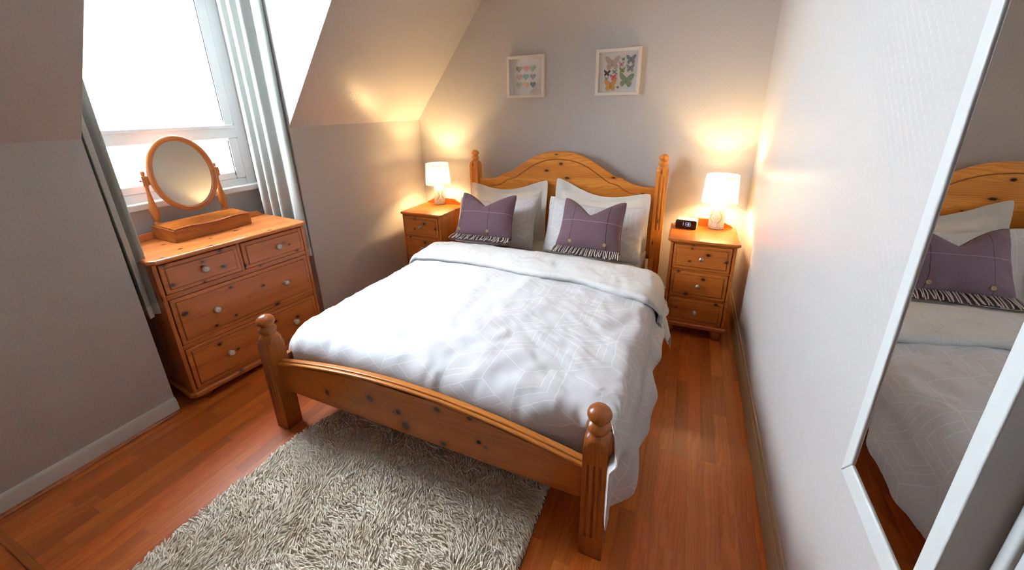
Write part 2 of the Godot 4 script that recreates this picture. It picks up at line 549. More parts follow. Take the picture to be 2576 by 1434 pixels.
	M.lace.heightmap_enabled = true
	M.lace.heightmap_texture = M.lace_high
	M.lace.heightmap_scale = 0.1
	M.ash = std(Color(0.93, 0.84, 0.70), 0.5)
	M.clock_face = std(Color(0.012, 0.012, 0.014), 0.25)
	M.digit = std(Color(0.7, 0.78, 0.95), 0.5)
	M.digit.emission_enabled = true
	M.digit.emission = Color(0.62, 0.70, 0.95)
	M.digit.emission_energy_multiplier = 1.2
	M.frame_white = std(Color(0.92, 0.90, 0.87), 0.4)
	M.card = std(Color(0.97, 0.96, 0.94), 0.9)
	M.frame_mirror = std(Color(0.86, 0.88, 0.88), 0.3)
	M.door_paint = std(Color(0.80, 0.82, 0.82), 0.35)
	M.rug = std(Color(1.0, 0.965, 0.90), 0.95)
	M.rug.vertex_color_use_as_albedo = true
	M.rug_back = std(Color(0.45, 0.41, 0.34), 0.95)

# ---------------------------------------------------------------- room
const XR := 1.2215
const XL := -1.2766
const HK := 1.2728
const TAN := 0.789
const Z1 := 2.117
const Z2 := 1.229
const ZF := 3.5
const TOP := 2.4

func poly_quad(a: Vector2, b: Vector2, c: Vector2, d: Vector2) -> PackedVector2Array:
	return PackedVector2Array([a, b, c, d])

func build_room() -> void:
	var xs := XL + (TOP - HK) * TAN
	# walls, each with thickness; uv in metres
	struct_obj("wall_back", box(Vector3(-0.2, 1.2, -0.06), Vector3(3.2, 2.6, 0.12), 0.0, -1), M.paper)
	var wr := struct_node("wall_right")
	obj("panel", box(Vector3(XR + 0.06, 1.2, 1.17), Vector3(0.12, 2.6, 2.58), 0.0, -1), M.paper, wr)
	obj("panel", box(Vector3(XR + 0.06, 2.27, 2.84), Vector3(0.12, 0.46, 0.76), 0.0, -1), M.paper, wr)
	obj("panel", box(Vector3(XR + 0.06, 1.2, 3.41), Vector3(0.12, 2.6, 0.38), 0.0, -1), M.paper, wr)
	var wl := struct_node("wall_left")
	obj("knee_wall", box(Vector3(XL - 0.05, HK / 2, (Z2 - 0.002) / 2), Vector3(0.1, HK, Z2 - 0.002), 0.0, -1), M.paper, wl)
	obj("knee_wall", box(Vector3(XL - 0.05, HK / 2, (Z1 + ZF) / 2 + 0.001), Vector3(0.1, HK, ZF - Z1 - 0.002), 0.0, -1), M.paper, wl)
	var ce := struct_node("ceiling")
	for zz in [[0.0, Z2 - 0.002], [Z1 + 0.002, ZF]]:
		var mb := MB.new()
		var a := Vector3(XL, HK, 0)
		var b := Vector3(xs, TOP, 0)
		var out := Vector3(-0.79, 0.62, 0) * 0.12
		var L := a.distance_to(b)
		var nn := Vector3(0.785, -0.62, 0)
		var z0 := Vector3(0, 0, zz[0])
		var z1 := Vector3(0, 0, zz[1])
		mb.quad([a + z0, a + z1, b + z1, b + z0], [nn, nn, nn, nn], [Vector2(zz[0], 0), Vector2(zz[1], 0), Vector2(zz[1], L), Vector2(zz[0], L)])
		mb.quad([a + z0 + out, a + z1 + out, b + z1 + out, b + z0 + out], [-nn, -nn, -nn, -nn], [Vector2(zz[0], 0), Vector2(zz[1], 0), Vector2(zz[1], L), Vector2(zz[0], L)])
		for zc in [[z0, Vector3(0, 0, -1)], [z1, Vector3(0, 0, 1)]]:
			mb.quad([a + zc[0], b + zc[0], b + zc[0] + out, a + zc[0] + out], [zc[1], zc[1], zc[1], zc[1]], [Vector2.ZERO, Vector2(L, 0), Vector2(L, 0.12), Vector2(0, 0.12)])
		obj("slope", mb, M.paper, ce)
	obj("flat_panel", box(Vector3((xs + XR) / 2 - 0.1, TOP + 0.06, ZF / 2), Vector3(XR - xs + 0.4, 0.12, ZF + 0.2), 0.0, -1), M.ceil, ce)
	struct_obj("wall_front", box(Vector3(-0.2, 1.2, ZF + 0.06), Vector3(3.2, 2.6, 0.12), 0.0, -1), M.paper)
	# dormer recess: two cheeks, apron under the sill, head above the window
	var wd := struct_node("wall_dormer")
	var e := 0.0015
	var side := PackedVector2Array([Vector2(-1.80, 0), Vector2(XL - e, 0), Vector2(XL - e, HK), Vector2(xs - e, TOP), Vector2(-1.80, TOP)])
	obj("cheek", prism(MB.new(), side, Z2 - 0.06, Z2, 0.0, Vector3(1, 0, 0), Vector3(0, 1, 0), Vector3.ZERO, 2), M.paper, wd)
	obj("cheek", prism(MB.new(), side, Z1, Z1 + 0.06, 0.0, Vector3(1, 0, 0), Vector3(0, 1, 0), Vector3.ZERO, 2), M.paper, wd)
	obj("apron", box(Vector3(-1.71, 0.455, (Z1 + Z2) / 2), Vector3(0.10, 0.91, Z1 - Z2), 0.0, -1), M.paper, wd)
	obj("head", box(Vector3(-1.71, 2.30, (Z1 + Z2) / 2), Vector3(0.10, 0.2, Z1 - Z2), 0.0, -1), M.paper, wd)
	obj("recess_ceiling", box(Vector3(-1.1, TOP + 0.02, (Z1 + Z2) / 2), Vector3(1.5, 0.06, Z1 - Z2), 0.0, -1), M.ceil, wd)
	# window
	var w := struct_node("window_1")
	var zc := (Z1 + Z2) / 2
	var wz := Z1 - Z2
	var xw := -1.70
	var g0 := Z2 + 0.118
	var g1 := Z1 - 0.118
	obj("outer_frame", bx(bx(bx(box(Vector3(xw, 1.57, Z2 + 0.03), Vector3(0.06, 1.28, 0.06), 0.004, -1), Vector3(xw, 1.57, Z1 - 0.03), Vector3(0.06, 1.28, 0.06), 0.004, -1), Vector3(xw, 0.955, zc), Vector3(0.06, 0.05, wz - 0.12), 0.004, -1), Vector3(xw, 2.185, zc), Vector3(0.06, 0.05, wz - 0.12), 0.004, -1), M.upvc, w)
	for s in [[1.292, 2.16, "upper"], [0.98, 1.215, "lower"]]:
		var y0: float = s[0]
		var y1: float = s[1]
		var f := MB.new()
		bx(f, Vector3(xw + 0.012, (y0 + y1) / 2, g0 - 0.029), Vector3(0.05, y1 - y0, 0.055), 0.006, -1)
		bx(f, Vector3(xw + 0.012, (y0 + y1) / 2, g1 + 0.029), Vector3(0.05, y1 - y0, 0.055), 0.006, -1)
		var yb := y0 + (0.03 if s[2] == "lower" else 0.0)
		if s[2] == "lower":
			bx(f, Vector3(xw + 0.012, y0 + 0.02, zc), Vector3(0.05, 0.04, g1 - g0), 0.006, -1)
		else:
			bx(f, Vector3(xw + 0.012, y1 - 0.03, zc), Vector3(0.05, 0.06, g1 - g0), 0.006, -1)
		var sash := obj("sash", f, M.upvc, w)
		var pane := box(Vector3(xw - 0.005, (yb + y1) / 2, zc), Vector3(0.004, y1 - yb + 0.01, g1 - g0 + 0.01), 0.0, -1)
		obj("pane", pane, M.glass, sash)
		var gk := MB.new()
		bx(gk, Vector3(xw + 0.037, (y0 + y1) / 2 + 0.005, g0 + 0.003), Vector3(0.004, (y1 - y0) - 0.03, 0.006), 0.001, -1)
		bx(gk, Vector3(xw + 0.037, (y0 + y1) / 2 + 0.005, g1 - 0.003), Vector3(0.004, (y1 - y0) - 0.03, 0.006), 0.001, -1)
		obj("gasket", gk, M.gasket, sash)
	obj("transom", bx(box(Vector3(xw + 0.006, 1.253, zc), Vector3(0.06, 0.075, wz - 0.12), 0.005, -1), Vector3(xw + 0.038, 1.282, zc), Vector3(0.012, 0.018, wz - 0.13), 0.004, -1), M.upvc, w)
	obj("sill", box(Vector3(-1.675, 0.921, zc), Vector3(0.13, 0.036, wz - 0.004), 0.008, -1), M.white, w)
	# skirting boards
	var sk := PackedVector2Array([Vector2(0, 0), Vector2(0.016, 0), Vector2(0.016, 0.055), Vector2(0.013, 0.060), Vector2(0.013, 0.066), Vector2(0.007, 0.075), Vector2(0, 0.078)])
	struct_obj("baseboard_left", prism(MB.new(), sk, Z1, ZF, 0.0, Vector3(1, 0, 0), Vector3(0, 1, 0), Vector3(XL, 0, 0), 2), M.white)
	struct_obj("baseboard_left_001", prism(MB.new(), sk, 0.0, Z2, 0.0, Vector3(1, 0, 0), Vector3(0, 1, 0), Vector3(XL, 0, 0), 2), M.white)
	var sr := PackedVector2Array([Vector2(0, 0.004), Vector2(-0.015, 0.004), Vector2(-0.015, 0.085), Vector2(-0.012, 0.09), Vector2(-0.012, 0.097), Vector2(-0.009, 0.10), Vector2(-0.009, 0.107), Vector2(-0.005, 0.112), Vector2(-0.005, 0.119), Vector2(0, 0.122)])
	struct_obj("baseboard_right", prism(MB.new(), sr, 0.0, 2.395, 0.0, Vector3(1, 0, 0), Vector3(0, 1, 0), Vector3(XR, 0, 0), 2), M.skirt_tan)
	struct_obj("baseboard_back", box(Vector3(-0.03, 0.039, 0.007), Vector3(2.46, 0.078, 0.014), 0.004, -1), M.white)
	# wooden floor beading and threshold bar
	var bead := PackedVector2Array()
	for k in 7: bead.append(Vector2(0.013 * cos(k * PI / 12), 0.014 * sin(k * PI / 12)))
	bead.append(Vector2(0, 0))
	struct_obj("trim_1", prism(MB.new(), bead, Z1, 2.70, 0.0, Vector3(1, 0, 0), Vector3(0, 1, 0), Vector3(XL + 0.016, 0.0, 0), 2), M.pine_dark)
	struct_obj("trim_2", box(Vector3(-0.95, 0.003, 2.715), Vector3(0.62, 0.008, 0.022), 0.003, 0), M.pine_dark)
	# door with its casing, right of the wall mirror
	struct_obj("trim_3", bx(bx(box(Vector3(XR - 0.008, 1.02, 2.43), Vector3(0.018, 2.04, 0.06), 0.004, -1), Vector3(XR - 0.018, 1.02, 2.412), Vector3(0.010, 2.04, 0.016), 0.004, -1), Vector3(XR - 0.008, 1.02, 3.25), Vector3(0.018, 2.04, 0.06), 0.004, -1), M.door_paint)
	var d := struct_node("door_1")
	obj("leaf", box(Vector3(XR + 0.03, 1.01, 2.84), Vector3(0.04, 2.02, 0.756), 0.003, -1), M.door_paint, d)
	for py in [0.52, 1.45]:
		obj("moulding", box(Vector3(XR + 0.012, py, 2.84), Vector3(0.012, 0.76, 0.5), 0.004, -1), M.door_paint, d)

func build_floor() -> void:
	var fl := struct_node("floor")
	obj("subfloor", box(Vector3(-0.25, -0.06, 1.75), Vector3(3.3, 0.10, 3.7), 0.0, -1), M.floor_sub, fl)
	rng.seed = 12
	var w := 0.0535
	var lens := [0.30, 0.40, 0.50]
	var geo := []
	for L in lens:
		var row := []
		for k in 3:
			row.append(box(Vector3.ZERO, Vector3(w - 0.0001, 0.010, L - 0.0001), 0.00025, 2, Vector2(rng.randf_range(0.3, 0.7), rng.randf_range(0, 0.5))).mesh())
		geo.append(row)
	var hid := {}
	for i in range(-10, 52):
		var x := 1.081 + w * 0.5 - (i + 3) * w + 0.16
		if x > XR or x < -1.72: continue
		var z := -0.35 - rng.randf() * 0.4
		while z < 3.5:
			var li := rng.randi_range(0, 2)
			var L: float = lens[li]
			var zc := z + L / 2
			var mi := rng.randi_range(0, 3)
			var gi := rng.randi_range(0, 2)
			if zc + L / 2 > -0.01:
				var unseen := (absf(x) < 0.62 and z + L < 1.72) or (x > -0.52 and x < 0.45 and z > 1.85) or z > 2.8 or x < -1.30 or (x < -0.9 and z + L < 0.5)
				if unseen:
					if not hid.has(mi): hid[mi] = []
					hid[mi].append([geo[li][gi], Vector3(x, -0.005, zc)])
				else:
					obj("plank", geo[li][gi], M.planks[mi], fl, Vector3(x, -0.005, zc))
			z += L
	for mi in hid:
		var st := SurfaceTool.new()
		st.begin(Mesh.PRIMITIVE_TRIANGLES)
		for e in hid[mi]:
			st.append_from(e[0], 0, Transform3D(Basis(), e[1]))
		var o := obj("plank", st.commit(), M.planks[mi], fl)
		o.set_meta("kind", "stuff")

# ---------------------------------------------------------------- bed
# square post turned to a double-bead finial; flutes on faces
func post_mesh(T: float, sh: float, rs: float, ysc: float, flutes: Array, fy0: float, fy1: float, side_flutes: bool) -> ArrayMesh:
	var a := 0.036
	var prof := [[0.0, 0.0004], [0.001, 0.008], [0.004, 0.0165], [0.009, 0.0235], [0.015, 0.0285], [0.022, 0.0312], [0.028, 0.031], [0.034, 0.0285], [0.039, 0.024], [0.0425, 0.020], [0.045, 0.0205], [0.048, 0.0245], [0.053, 0.0295], [0.059, 0.0315], [0.065, 0.030], [0.070, 0.0265], [0.0735, 0.0235], [0.077, 0.024], [0.081, 0.028]]
	for q in prof:
		q[0] *= ysc; q[1] *= rs
	var n := 9
	for k in n + 1:
		var f := k / float(n)
		prof.append([lerpf(0.084 * ysc, T - sh, f), lerpf(0.0305 * rs, a * 1.4143, pow(f, 0.62))])
	var per := []   # points round the square: [pos on face -1..1, face]
	var stops := [-1.0, -0.93, -0.6, -0.3, 0.0, 0.3, 0.6, 0.93]
	for f in flutes:
		for d in [-0.13, -0.07, 0.0, 0.07, 0.13]: stops.append(f + d)
	stops.sort()
	for face in 4:
		for s in stops: per.append([s, face])
	per.append([-1.0, 0])
	var ys := []
	for q in prof: ys.append([T - q[0], q[1]])
	for y in [fy1 + 0.012, fy1 + 0.006, fy1, (fy0 + fy1) / 2, fy0, fy0 - 0.006, fy0 - 0.012, 0.004, 0.0]:
		if y < sh: ys.append([y, 1.0])
	ys.append([0.0, 0.0])
	var p := PackedVector3Array()
	var u := PackedVector2Array()
	for row in ys:
		var y: float = row[0]
		var R: float = row[1]
		for e in per:
			var s: float = e[0]
			var x := s * a
			var z := a
			if absf(s) > 0.92: x = signf(s) * a * 0.97; z = a * 0.985 if absf(s) > 0.97 else a
			var dep := 0.0
			if e[1] == 0 or side_flutes:
				for f in flutes:
					dep = maxf(dep, (1.0 - smoothstep(0.03, 0.13, absf(s - f))) * smoothstep(fy0 - 0.009, fy0, y) * (1.0 - smoothstep(fy1, fy1 + 0.009, y)))
			z -= dep * 0.006
			var q := Vector2(x, z)
			if q.length() > R: q = q.normalized() * R
			q = q.rotated(-e[1] * PI / 2.0)
			p.append(Vector3(q.x, y, q.y))
			u.append(Vector2(y + 0.02 * e[1], q.x * 2.2 + q.y * 0.8))
	return grid(p, u, per.size(), ys.size(), true)

func planar(mb: MB, o: Vector2, flipy: float) -> MB:
	for k in mb.v.size():
		if absf(mb.n[k].z) > 0.5 or true:
			mb.t[k] = Vector2(mb.v[k].x + o.x, flipy - mb.v[k].y)
	return mb

func build_bed() -> void:
	var bed := thing("bed", "honey pine bed frame with arched headboard and turned ball-topped corner posts", "bed", Vector3(0, 0, 0))
	var X := Vector3(1, 0, 0)
	var Y := Vector3(0, 1, 0)
	var hp := post_mesh(1.048, 0.929, 1.0, 1.0, [-0.32, 0.32], 0.55, 0.90, false)
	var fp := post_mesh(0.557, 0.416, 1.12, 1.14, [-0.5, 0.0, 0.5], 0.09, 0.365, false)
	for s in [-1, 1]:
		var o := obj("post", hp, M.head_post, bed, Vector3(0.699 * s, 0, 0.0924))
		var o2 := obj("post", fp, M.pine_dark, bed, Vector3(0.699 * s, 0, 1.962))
	# head board
	var out := PackedVector2Array()
	var half := smooth_line(PackedVector2Array([Vector2(0, 1.052), Vector2(0.092, 1.045), Vector2(0.174, 1.018), Vector2(0.245, 0.982), Vector2(0.306, 0.944), Vector2(0.371, 0.903), Vector2(0.411, 0.884), Vector2(0.446, 0.883)]), 4)
	half.append_array(smooth_line(PackedVector2Array([Vector2(0.452, 0.877), Vector2(0.470, 0.861), Vector2(0.504, 0.845), Vector2(0.556, 0.832), Vector2(0.602, 0.828), Vector2(0.664, 0.827)]), 3))
	var inner := smooth_line(PackedVector2Array([Vector2(0, 1.0), Vector2(0.105, 0.988), Vector2(0.203, 0.951), Vector2(0.29, 0.895), Vector2(0.357, 0.851), Vector2(0.418, 0.834), Vector2(0.463, 0.806), Vector2(0.515, 0.784), Vector2(0.585, 0.778)]), 3)
	inner.append_array([Vector2(0.600, 0.776), Vector2(0.607, 0.768), Vector2(0.607, 0.42)])
	var path := PackedVector2Array()
	var ip := PackedVector2Array()
	for k in range(half.size() - 1, 0, -1): path.append(Vector2(-half[k].x, half[k].y))
	path.append_array(half)
	for k in range(inner.size() - 1, 0, -1): ip.append(Vector2(-inner[k].x, inner[k].y))
	ip.append_array(inner)
	var ring := path.duplicate()
	ring.append(Vector2(0.664, 0.42))
	for k in range(ip.size() - 1, -1, -1): ring.append(ip[k])
	ring.append(Vector2(-0.664, 0.42))
	var hb := Node3D.new()
	hb.name = "headboard"
	bed.add_child(hb)
	obj("arched_frame", planar(prism(MB.new(), ring, 0.080, 0.108, 0.0035, X, Y, Vector3.ZERO), Vector2(0.75, 0), 1.1), M.head, hb)
	obj("lower_rail", planar(box(Vector3(0, 0.37, 0.094), Vector3(1.328, 0.10, 0.028), 0.003), Vector2(0.75, 0), 1.1), M.head, hb)
	var ys := [0.42, 0.53, 0.645, 0.764, 0.836, 1.05]
	for k in 5:
		var band := PackedVector2Array([Vector2(-0.7, ys[k]), Vector2(0.7, ys[k]), Vector2(0.7, ys[k + 1]), Vector2(-0.7, ys[k + 1])])
		for q in Geometry2D.intersect_polygons(ip, band):
			obj("board", planar(prism(MB.new(), q, 0.084, 0.1035, 0.0008, X, Y, Vector3.ZERO), Vector2(0.75 + (0.0 if k > 1 else 0.02 * k), 0), 1.1), M.head, hb)
	var bp := PackedVector3Array()
	for k in range(4, ip.size() - 4): bp.append(Vector3(ip[k].x, ip[k].y, 0.1045))
	obj("bead_moulding", tube(bp, 0.0036, 0.0036, 6), M.pine, hb)
	var bq := PackedVector3Array()
	for q in bp: bq.append(Vector3(q.x * 0.991, q.y - 0.0052, 0.1032))
	obj("groove", tube(bq, 0.0017, 0.0017, 5), M.groove, hb)
	# foot rail
	var top := PackedVector2Array()
	for k in 25:
		var x := lerpf(-0.664, 0.664, k / 24.0)
		top.append(Vector2(x, 0.412 - 0.075 * pow(absf(x) / 0.664, 1.9)))
	var body := PackedVector2Array()
	for q in top: body.append(q - Vector2(0, 0.011))
	body.append(Vector2(0.664, 0.201))
	body.append(Vector2(-0.664, 0.201))
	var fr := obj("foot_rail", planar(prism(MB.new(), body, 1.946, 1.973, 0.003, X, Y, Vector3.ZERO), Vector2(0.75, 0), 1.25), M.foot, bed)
	var cap := top.duplicate()
	for k in range(24, -1, -1): cap.append(top[k] - Vector2(0, 0.013))
	var cap2 := PackedVector2Array()
	for q in top: cap2.append(q + Vector2(0, 0.006))
	for k in range(24, -1, -1): cap2.append(top[k] - Vector2(0, 0.004))
	var cm := prism(MB.new(), cap, 1.942, 1.978, 0.005, X, Y, Vector3.ZERO)
	prism(cm, cap2, 1.943, 1.966, 0.004, X, Y, Vector3.ZERO)
	obj("cap_moulding", cm, M.pine, fr)
	for s in [-1, 1]:
		obj("side_rail", box(Vector3(0.690 * s, 0.27, 1.03), Vector3(0.024, 0.15, 1.80), 0.003, 2), M.pine_dark, bed)
	obj("slat_base", box(Vector3(0, 0.215, 1.03), Vector3(1.35, 0.02, 1.82), 0.003, 0), M.pine_dark, bed)
	obj("care_tag", box(Vector3(-0.7365, 0.285, 1.975), Vector3(0.0012, 0.034, 0.010), 0.0004, -1), M.white, bed)
	# mattress
	tag(obj("mattress", prism(MB.new(), PackedVector2Array([Vector2(-0.645, -1.86), Vector2(0.645, -1.86), Vector2(0.645, -0.14), Vector2(-0.645, -0.14)]), 0.226, 0.405, 0.03, Vector3(1, 0, 0), Vector3(0, 0, -1), Vector3.ZERO, -1), M.sheet), "mattress under a pale fitted sheet, showing between the two pillows", "mattress")

func duvet_pt(s: float, lift: float, rlift: float) -> Array:
	# cross-section: s is distance along the cloth from the middle; returns [x, y, hang]
	var w := 0.785 if s > 0.0 else 0.715
	var r := 0.085 + rlift
	w += rlift
	var flat := w - r
	var a := absf(s)
	var T := 0.472 + lift
	var sg := signf(s)
	if a < flat:
		return [s, T - 0.016 * pow(a / flat, 3.0), 0.0]
	if a < flat + r * PI / 2.0:
		var g := (a - flat) / r
		return [sg * (flat + r * sin(g)), T - 0.016 - r * (1.0 - cos(g)), 0.0]
	var d := a - flat - r * PI / 2.0
	return [sg * (w + 0.03 * smoothstep(0.0, 0.15, d)), T - 0.016 - r - d, d]

func build_duvet() -> void:
	var nz := FastNoiseLite.new()
	nz.seed = 4; nz.frequency = 1.0; nz.fractal_octaves = 3
	var nu := 150
	var nv := 110
	var p := PackedVector3Array()
	var u := PackedVector2Array()
	for j in nv:
		for i in nu:
			var s := lerpf(-0.88, 1.0, i / float(nu - 1))
			var f := j / float(nv - 1)
			# cloth length: from under the fold to the foot
			var tuck := 1.0 - smoothstep(0.62, 0.73, s)
			var zend := 1.935 - 0.04 * smoothstep(0.45, 0.68, s) - 0.04 * smoothstep(-0.60, -0.68, s)
			var hang_s := s if s > 0.0 else 0.0
			var hem := smoothstep(0.718, 0.778, hang_s)
			zend += 0.125 * hem
			var r := 0.085 * tuck + 0.004
			var L := zend - r - 0.75 + r * PI / 2.0 + 0.10 * tuck
			var t := f * L
			var c := duvet_pt(s, 0.0, 0.0)
			var x: float = c[0]
			var y: float = c[1]
			var d: float = c[2]
			var z := 0.75 + t
			var flatz := zend - r
			if z > flatz:
				var q := z - flatz
				if q < r * PI / 2.0:
					z = flatz + r * sin(q / r)
					y -= r * (1.0 - cos(q / r)) * tuck
				else:
					z = flatz + r
					y -= (r + q - r * PI / 2.0) * tuck
			# the right side hangs lower towards the foot
			if s > 0.0 and d > 0.0:
				var k := d / 0.19
				var hemy := 0.30 - 0.07 * smoothstep(1.0, 1.7, z) - 0.095 * smoothstep(1.80, 1.97, z)
				y = lerpf(0.371, hemy, k)
				x += 0.014 * sin(z * 17.0 + 0.6) * k + 0.010 * sin(z * 31.0) * k * k + 0.012 * k
				x = lerpf(x, 0.747 + 0.008 * sin(y * 40.0), smoothstep(1.885, 1.975, z))
			if s > 0.0 and d > 0.0:
				var kk := d / 0.19
				x -= 0.045 * kk * kk * smoothstep(1.70, 1.90, z)
			if s < 0.0 and d > 0.0:
				x += 0.012 * sin(z * 15.0) * minf(1.0, d / 0.15)
			elif s > 0.72:
				x = lerpf(x, 0.747, smoothstep(1.91, 1.975, z) * smoothstep(0.76, 0.83, s))
			# quilted softness and creases
			var puff := 0.010 * nz.get_noise_2d(x * 2.2, z * 2.2) + 0.0065 * nz.get_noise_2d(x * 9.0 + z * 5.0, z * 6.0 - x * 4.0 + 20.0)
			puff += 0.004 * nz.get_noise_2d((x + z) * 5.0, (z - x * 0.7) * 24.0) * smoothstep(0.1, 0.6, absf(s))
			y += puff
			if z > 1.80 and tuck > 0.5:
				y += 0.006 * nz.get_noise_2d(x * 26.0, 3.0) * smoothstep(1.80, 1.93, z)
			p.append(Vector3(x, y, z))
			u.append(Vector2(s, 0.75 + t) + Vector2(0.012 * nz.get_noise_2d(x * 3.0 + 7.0, z * 3.0), 0.012 * nz.get_noise_2d(x * 3.0, z * 3.0 + 30.0)))
	var dv := thing("duvet", "white geometric-print duvet spread over the bed with its top edge turned back", "duvet")
	obj("cover", cloth(p, u, nu, nv, 0.016), M.duvet, dv)
	# the turned-back top
	nu = 140
	nv = 44
	p = PackedVector3Array()
	u = PackedVector2Array()
	for j in nv:
		for i in nu:
			var s := lerpf(-0.90, 1.0, i / float(nu - 1))
			var f := j / float(nv - 1)
			var c := duvet_pt(s, 0.026, 0.026)
			var x: float = c[0]
			var y: float = c[1]
			var d: float = c[2]
			var k := smoothstep(0.70, 1.0, s)
			var zb := lerpf(0.60, 1.0, pow(k, 1.7))
			var zf := 0.985 + 0.095 * smoothstep(0.35, 0.80, s) - 0.02 * k + 0.02 * sin(s * 5.0) + 0.012 * nz.get_noise_2d(s * 4.0, 70.0) - 0.05 * smoothstep(-0.62, -0.85, s)
			var z := 0.0
			if f < 0.8:
				z = lerpf(zb, zf, f / 0.8)
				var ft := f / 0.8
				y += 0.016 * sin(PI * minf(1.0, ft * 1.05)) + 0.012 * ft - 0.034 * (1.0 - smoothstep(0.0, 0.45, ft))
			else:
				var g := (f - 0.8) / 0.2 * PI
				var rr := 0.021
				z = zf + rr * sin(g)
				y += 0.012 + 0.016 * sin(PI) - rr * (1.0 - cos(g)) * (1.0 - 0.5 * k)
			if f < 0.12:
				y -= 0.03 * pow(1.0 - f / 0.12, 2.0)
			if s > 0.0 and d > 0.0:
				x += 0.032 * smoothstep(0.0, 0.20, d) + 0.008 * sin(z * 40.0)
			y += 0.008 * nz.get_noise_2d(x * 4.0, z * 4.0) + 0.005 * nz.get_noise_2d(x * 14.0, z * 9.0 + 11.0)
			p.append(Vector3(x, y, z))
			u.append(Vector2(s, f * 0.42) + Vector2(0.010 * nz.get_noise_2d(x * 5.0 + 7.0, z * 5.0), 0.010 * nz.get_noise_2d(x * 5.0, z * 5.0 + 30.0)))
	obj("turned_back_edge", cloth(p, u, nu, nv, 0.010), M.fold, dv)

# stuffed cushion in the XY plane facing +Z
func pillow_mesh(W: float, H: float, T: float, o: Dictionary, sd: int) -> ArrayMesh:
	var nz := FastNoiseLite.new()
	nz.seed = sd; nz.frequency = 1.0; nz.fractal_octaves = 3
	var nu := 45
	var nv := 41
	var front := []
	var p := PackedVector3Array()
	var q := PackedVector3Array()
	var u := PackedVector2Array()
	var fl: float = o.get("flange", 0.0)
	var pinch: float = o.get("pinch", 0.06)
	var chop: float = o.get("chop", 0.0)
	var ce: float = o.get("chop_exp", 1.3)
	for j in nv:
		for i in nu:
			var a := -cos(PI * i / (nu - 1.0)) * 0.55 + (i / (nu - 1.0) * 2.0 - 1.0) * 0.45
			var b := -cos(PI * j / (nv - 1.0)) * 0.55 + (j / (nv - 1.0) * 2.0 - 1.0) * 0.45
			var ia := minf(1.0, absf(a) / (1.0 - fl / W * 2.0))
			var ib := minf(1.0, absf(b) / (1.0 - fl / H * 2.0))
			var th := T * 0.5 * pow(maxf(0.0, 1.0 - pow(ia, 2.6)), 0.55) * pow(maxf(0.0, 1.0 - pow(ib, 2.6)), 0.55) + 0.0025
			var x := W / 2 * a * (1.0 - pinch * (1.0 - b * b))
			var y := H / 2 * b * (1.0 - pinch * (1.0 - a * a))
			var up := maxf(0.0, b)
			y -= chop * (pow(maxf(0.0, 1.0 - absf(a)), ce) if ce > 1.0 else pow(maxf(0.0, 1.0 - a * a), 1.6)) * up * up
			if chop > 0.05: th *= 1.0 - 0.45 * exp(-a * a / 0.05) * up
			y += lerpf(o.get("lift_l", 0.0), o.get("lift_r", 0.0), (a + 1.0) / 2.0) * up * up
			var rc := 1.0 - 0.035 * pow(a * a * b * b, 3.0)
			x *= rc
			y *= rc
			if b < 0.0 and o.has("sag"): x *= 1.0 + o.sag * b * b
			var w := 0.006 * nz.get_noise_2d(x * 9.0, y * 9.0) + 0.004 * nz.get_noise_2d(x * 30.0, y * 22.0) * (1.0 if o.get("crease", true) else 0.2)
			var rip := 0.004 * sin(x * 55.0 + sd) * (1.0 if (ia >= 1.0 or ib >= 1.0) and fl > 0.0 else 0.0)
			p.append(Vector3(x, y, th + w * minf(1.0, th / 0.02) + rip))
			q.append(Vector3(x, y, -th + w * 0.5 * minf(1.0, th / 0.02) + rip))
			u.append(Vector2((a + 1) / 2, (1 - b) / 2) if o.get("unit_uv", false) else Vector2(x, -y))
	var st := SurfaceTool.new()
	st.begin(Mesh.PRIMITIVE_TRIANGLES)
	var m1 := grid(p, u, nu, nv, false, 1)
	var nr: PackedVector3Array = m1.surface_get_arrays(0)[Mesh.ARRAY_NORMAL]
	if nr[nu * 20 + 22].z < 0.0: m1 = grid(p, u, nu, nv, false, -1)
	var m2 := grid(q, u, nu, nv, false, 1)
	nr = m2.surface_get_arrays(0)[Mesh.ARRAY_NORMAL]
	if nr[nu * 20 + 22].z > 0.0: m2 = grid(q, u, nu, nv, false, -1)
	st.append_from(m1, 0, Transform3D())
	st.append_from(m2, 0, Transform3D())
	# seam round the rim
	var rim := PackedVector3Array()
	for i in nu: rim.append((p[i] + q[i]) / 2)
	for j in range(1, nv): rim.append((p[j * nu + nu - 1] + q[j * nu + nu - 1]) / 2)
	for i in range(nu - 2, -1, -1): rim.append((p[(nv - 1) * nu + i] + q[(nv - 1) * nu + i]) / 2)
	for j in range(nv - 2, -1, -1): rim.append((p[j * nu] + q[j * nu]) / 2)
	var rt := tube(rim, 0.0034, 0.0034, 6)
	st.append_from(rt, 0, Transform3D())
	set_meta("last_front", p)
	return st.commit()

func place(o: Node3D, at: Vector3, tilt: float, yaw := 0.0, roll := 0.0) -> void:
	o.transform = Transform3D(Basis(Vector3.UP, yaw) * Basis(Vector3.RIGHT, -tilt) * Basis(Vector3.BACK, roll), at)

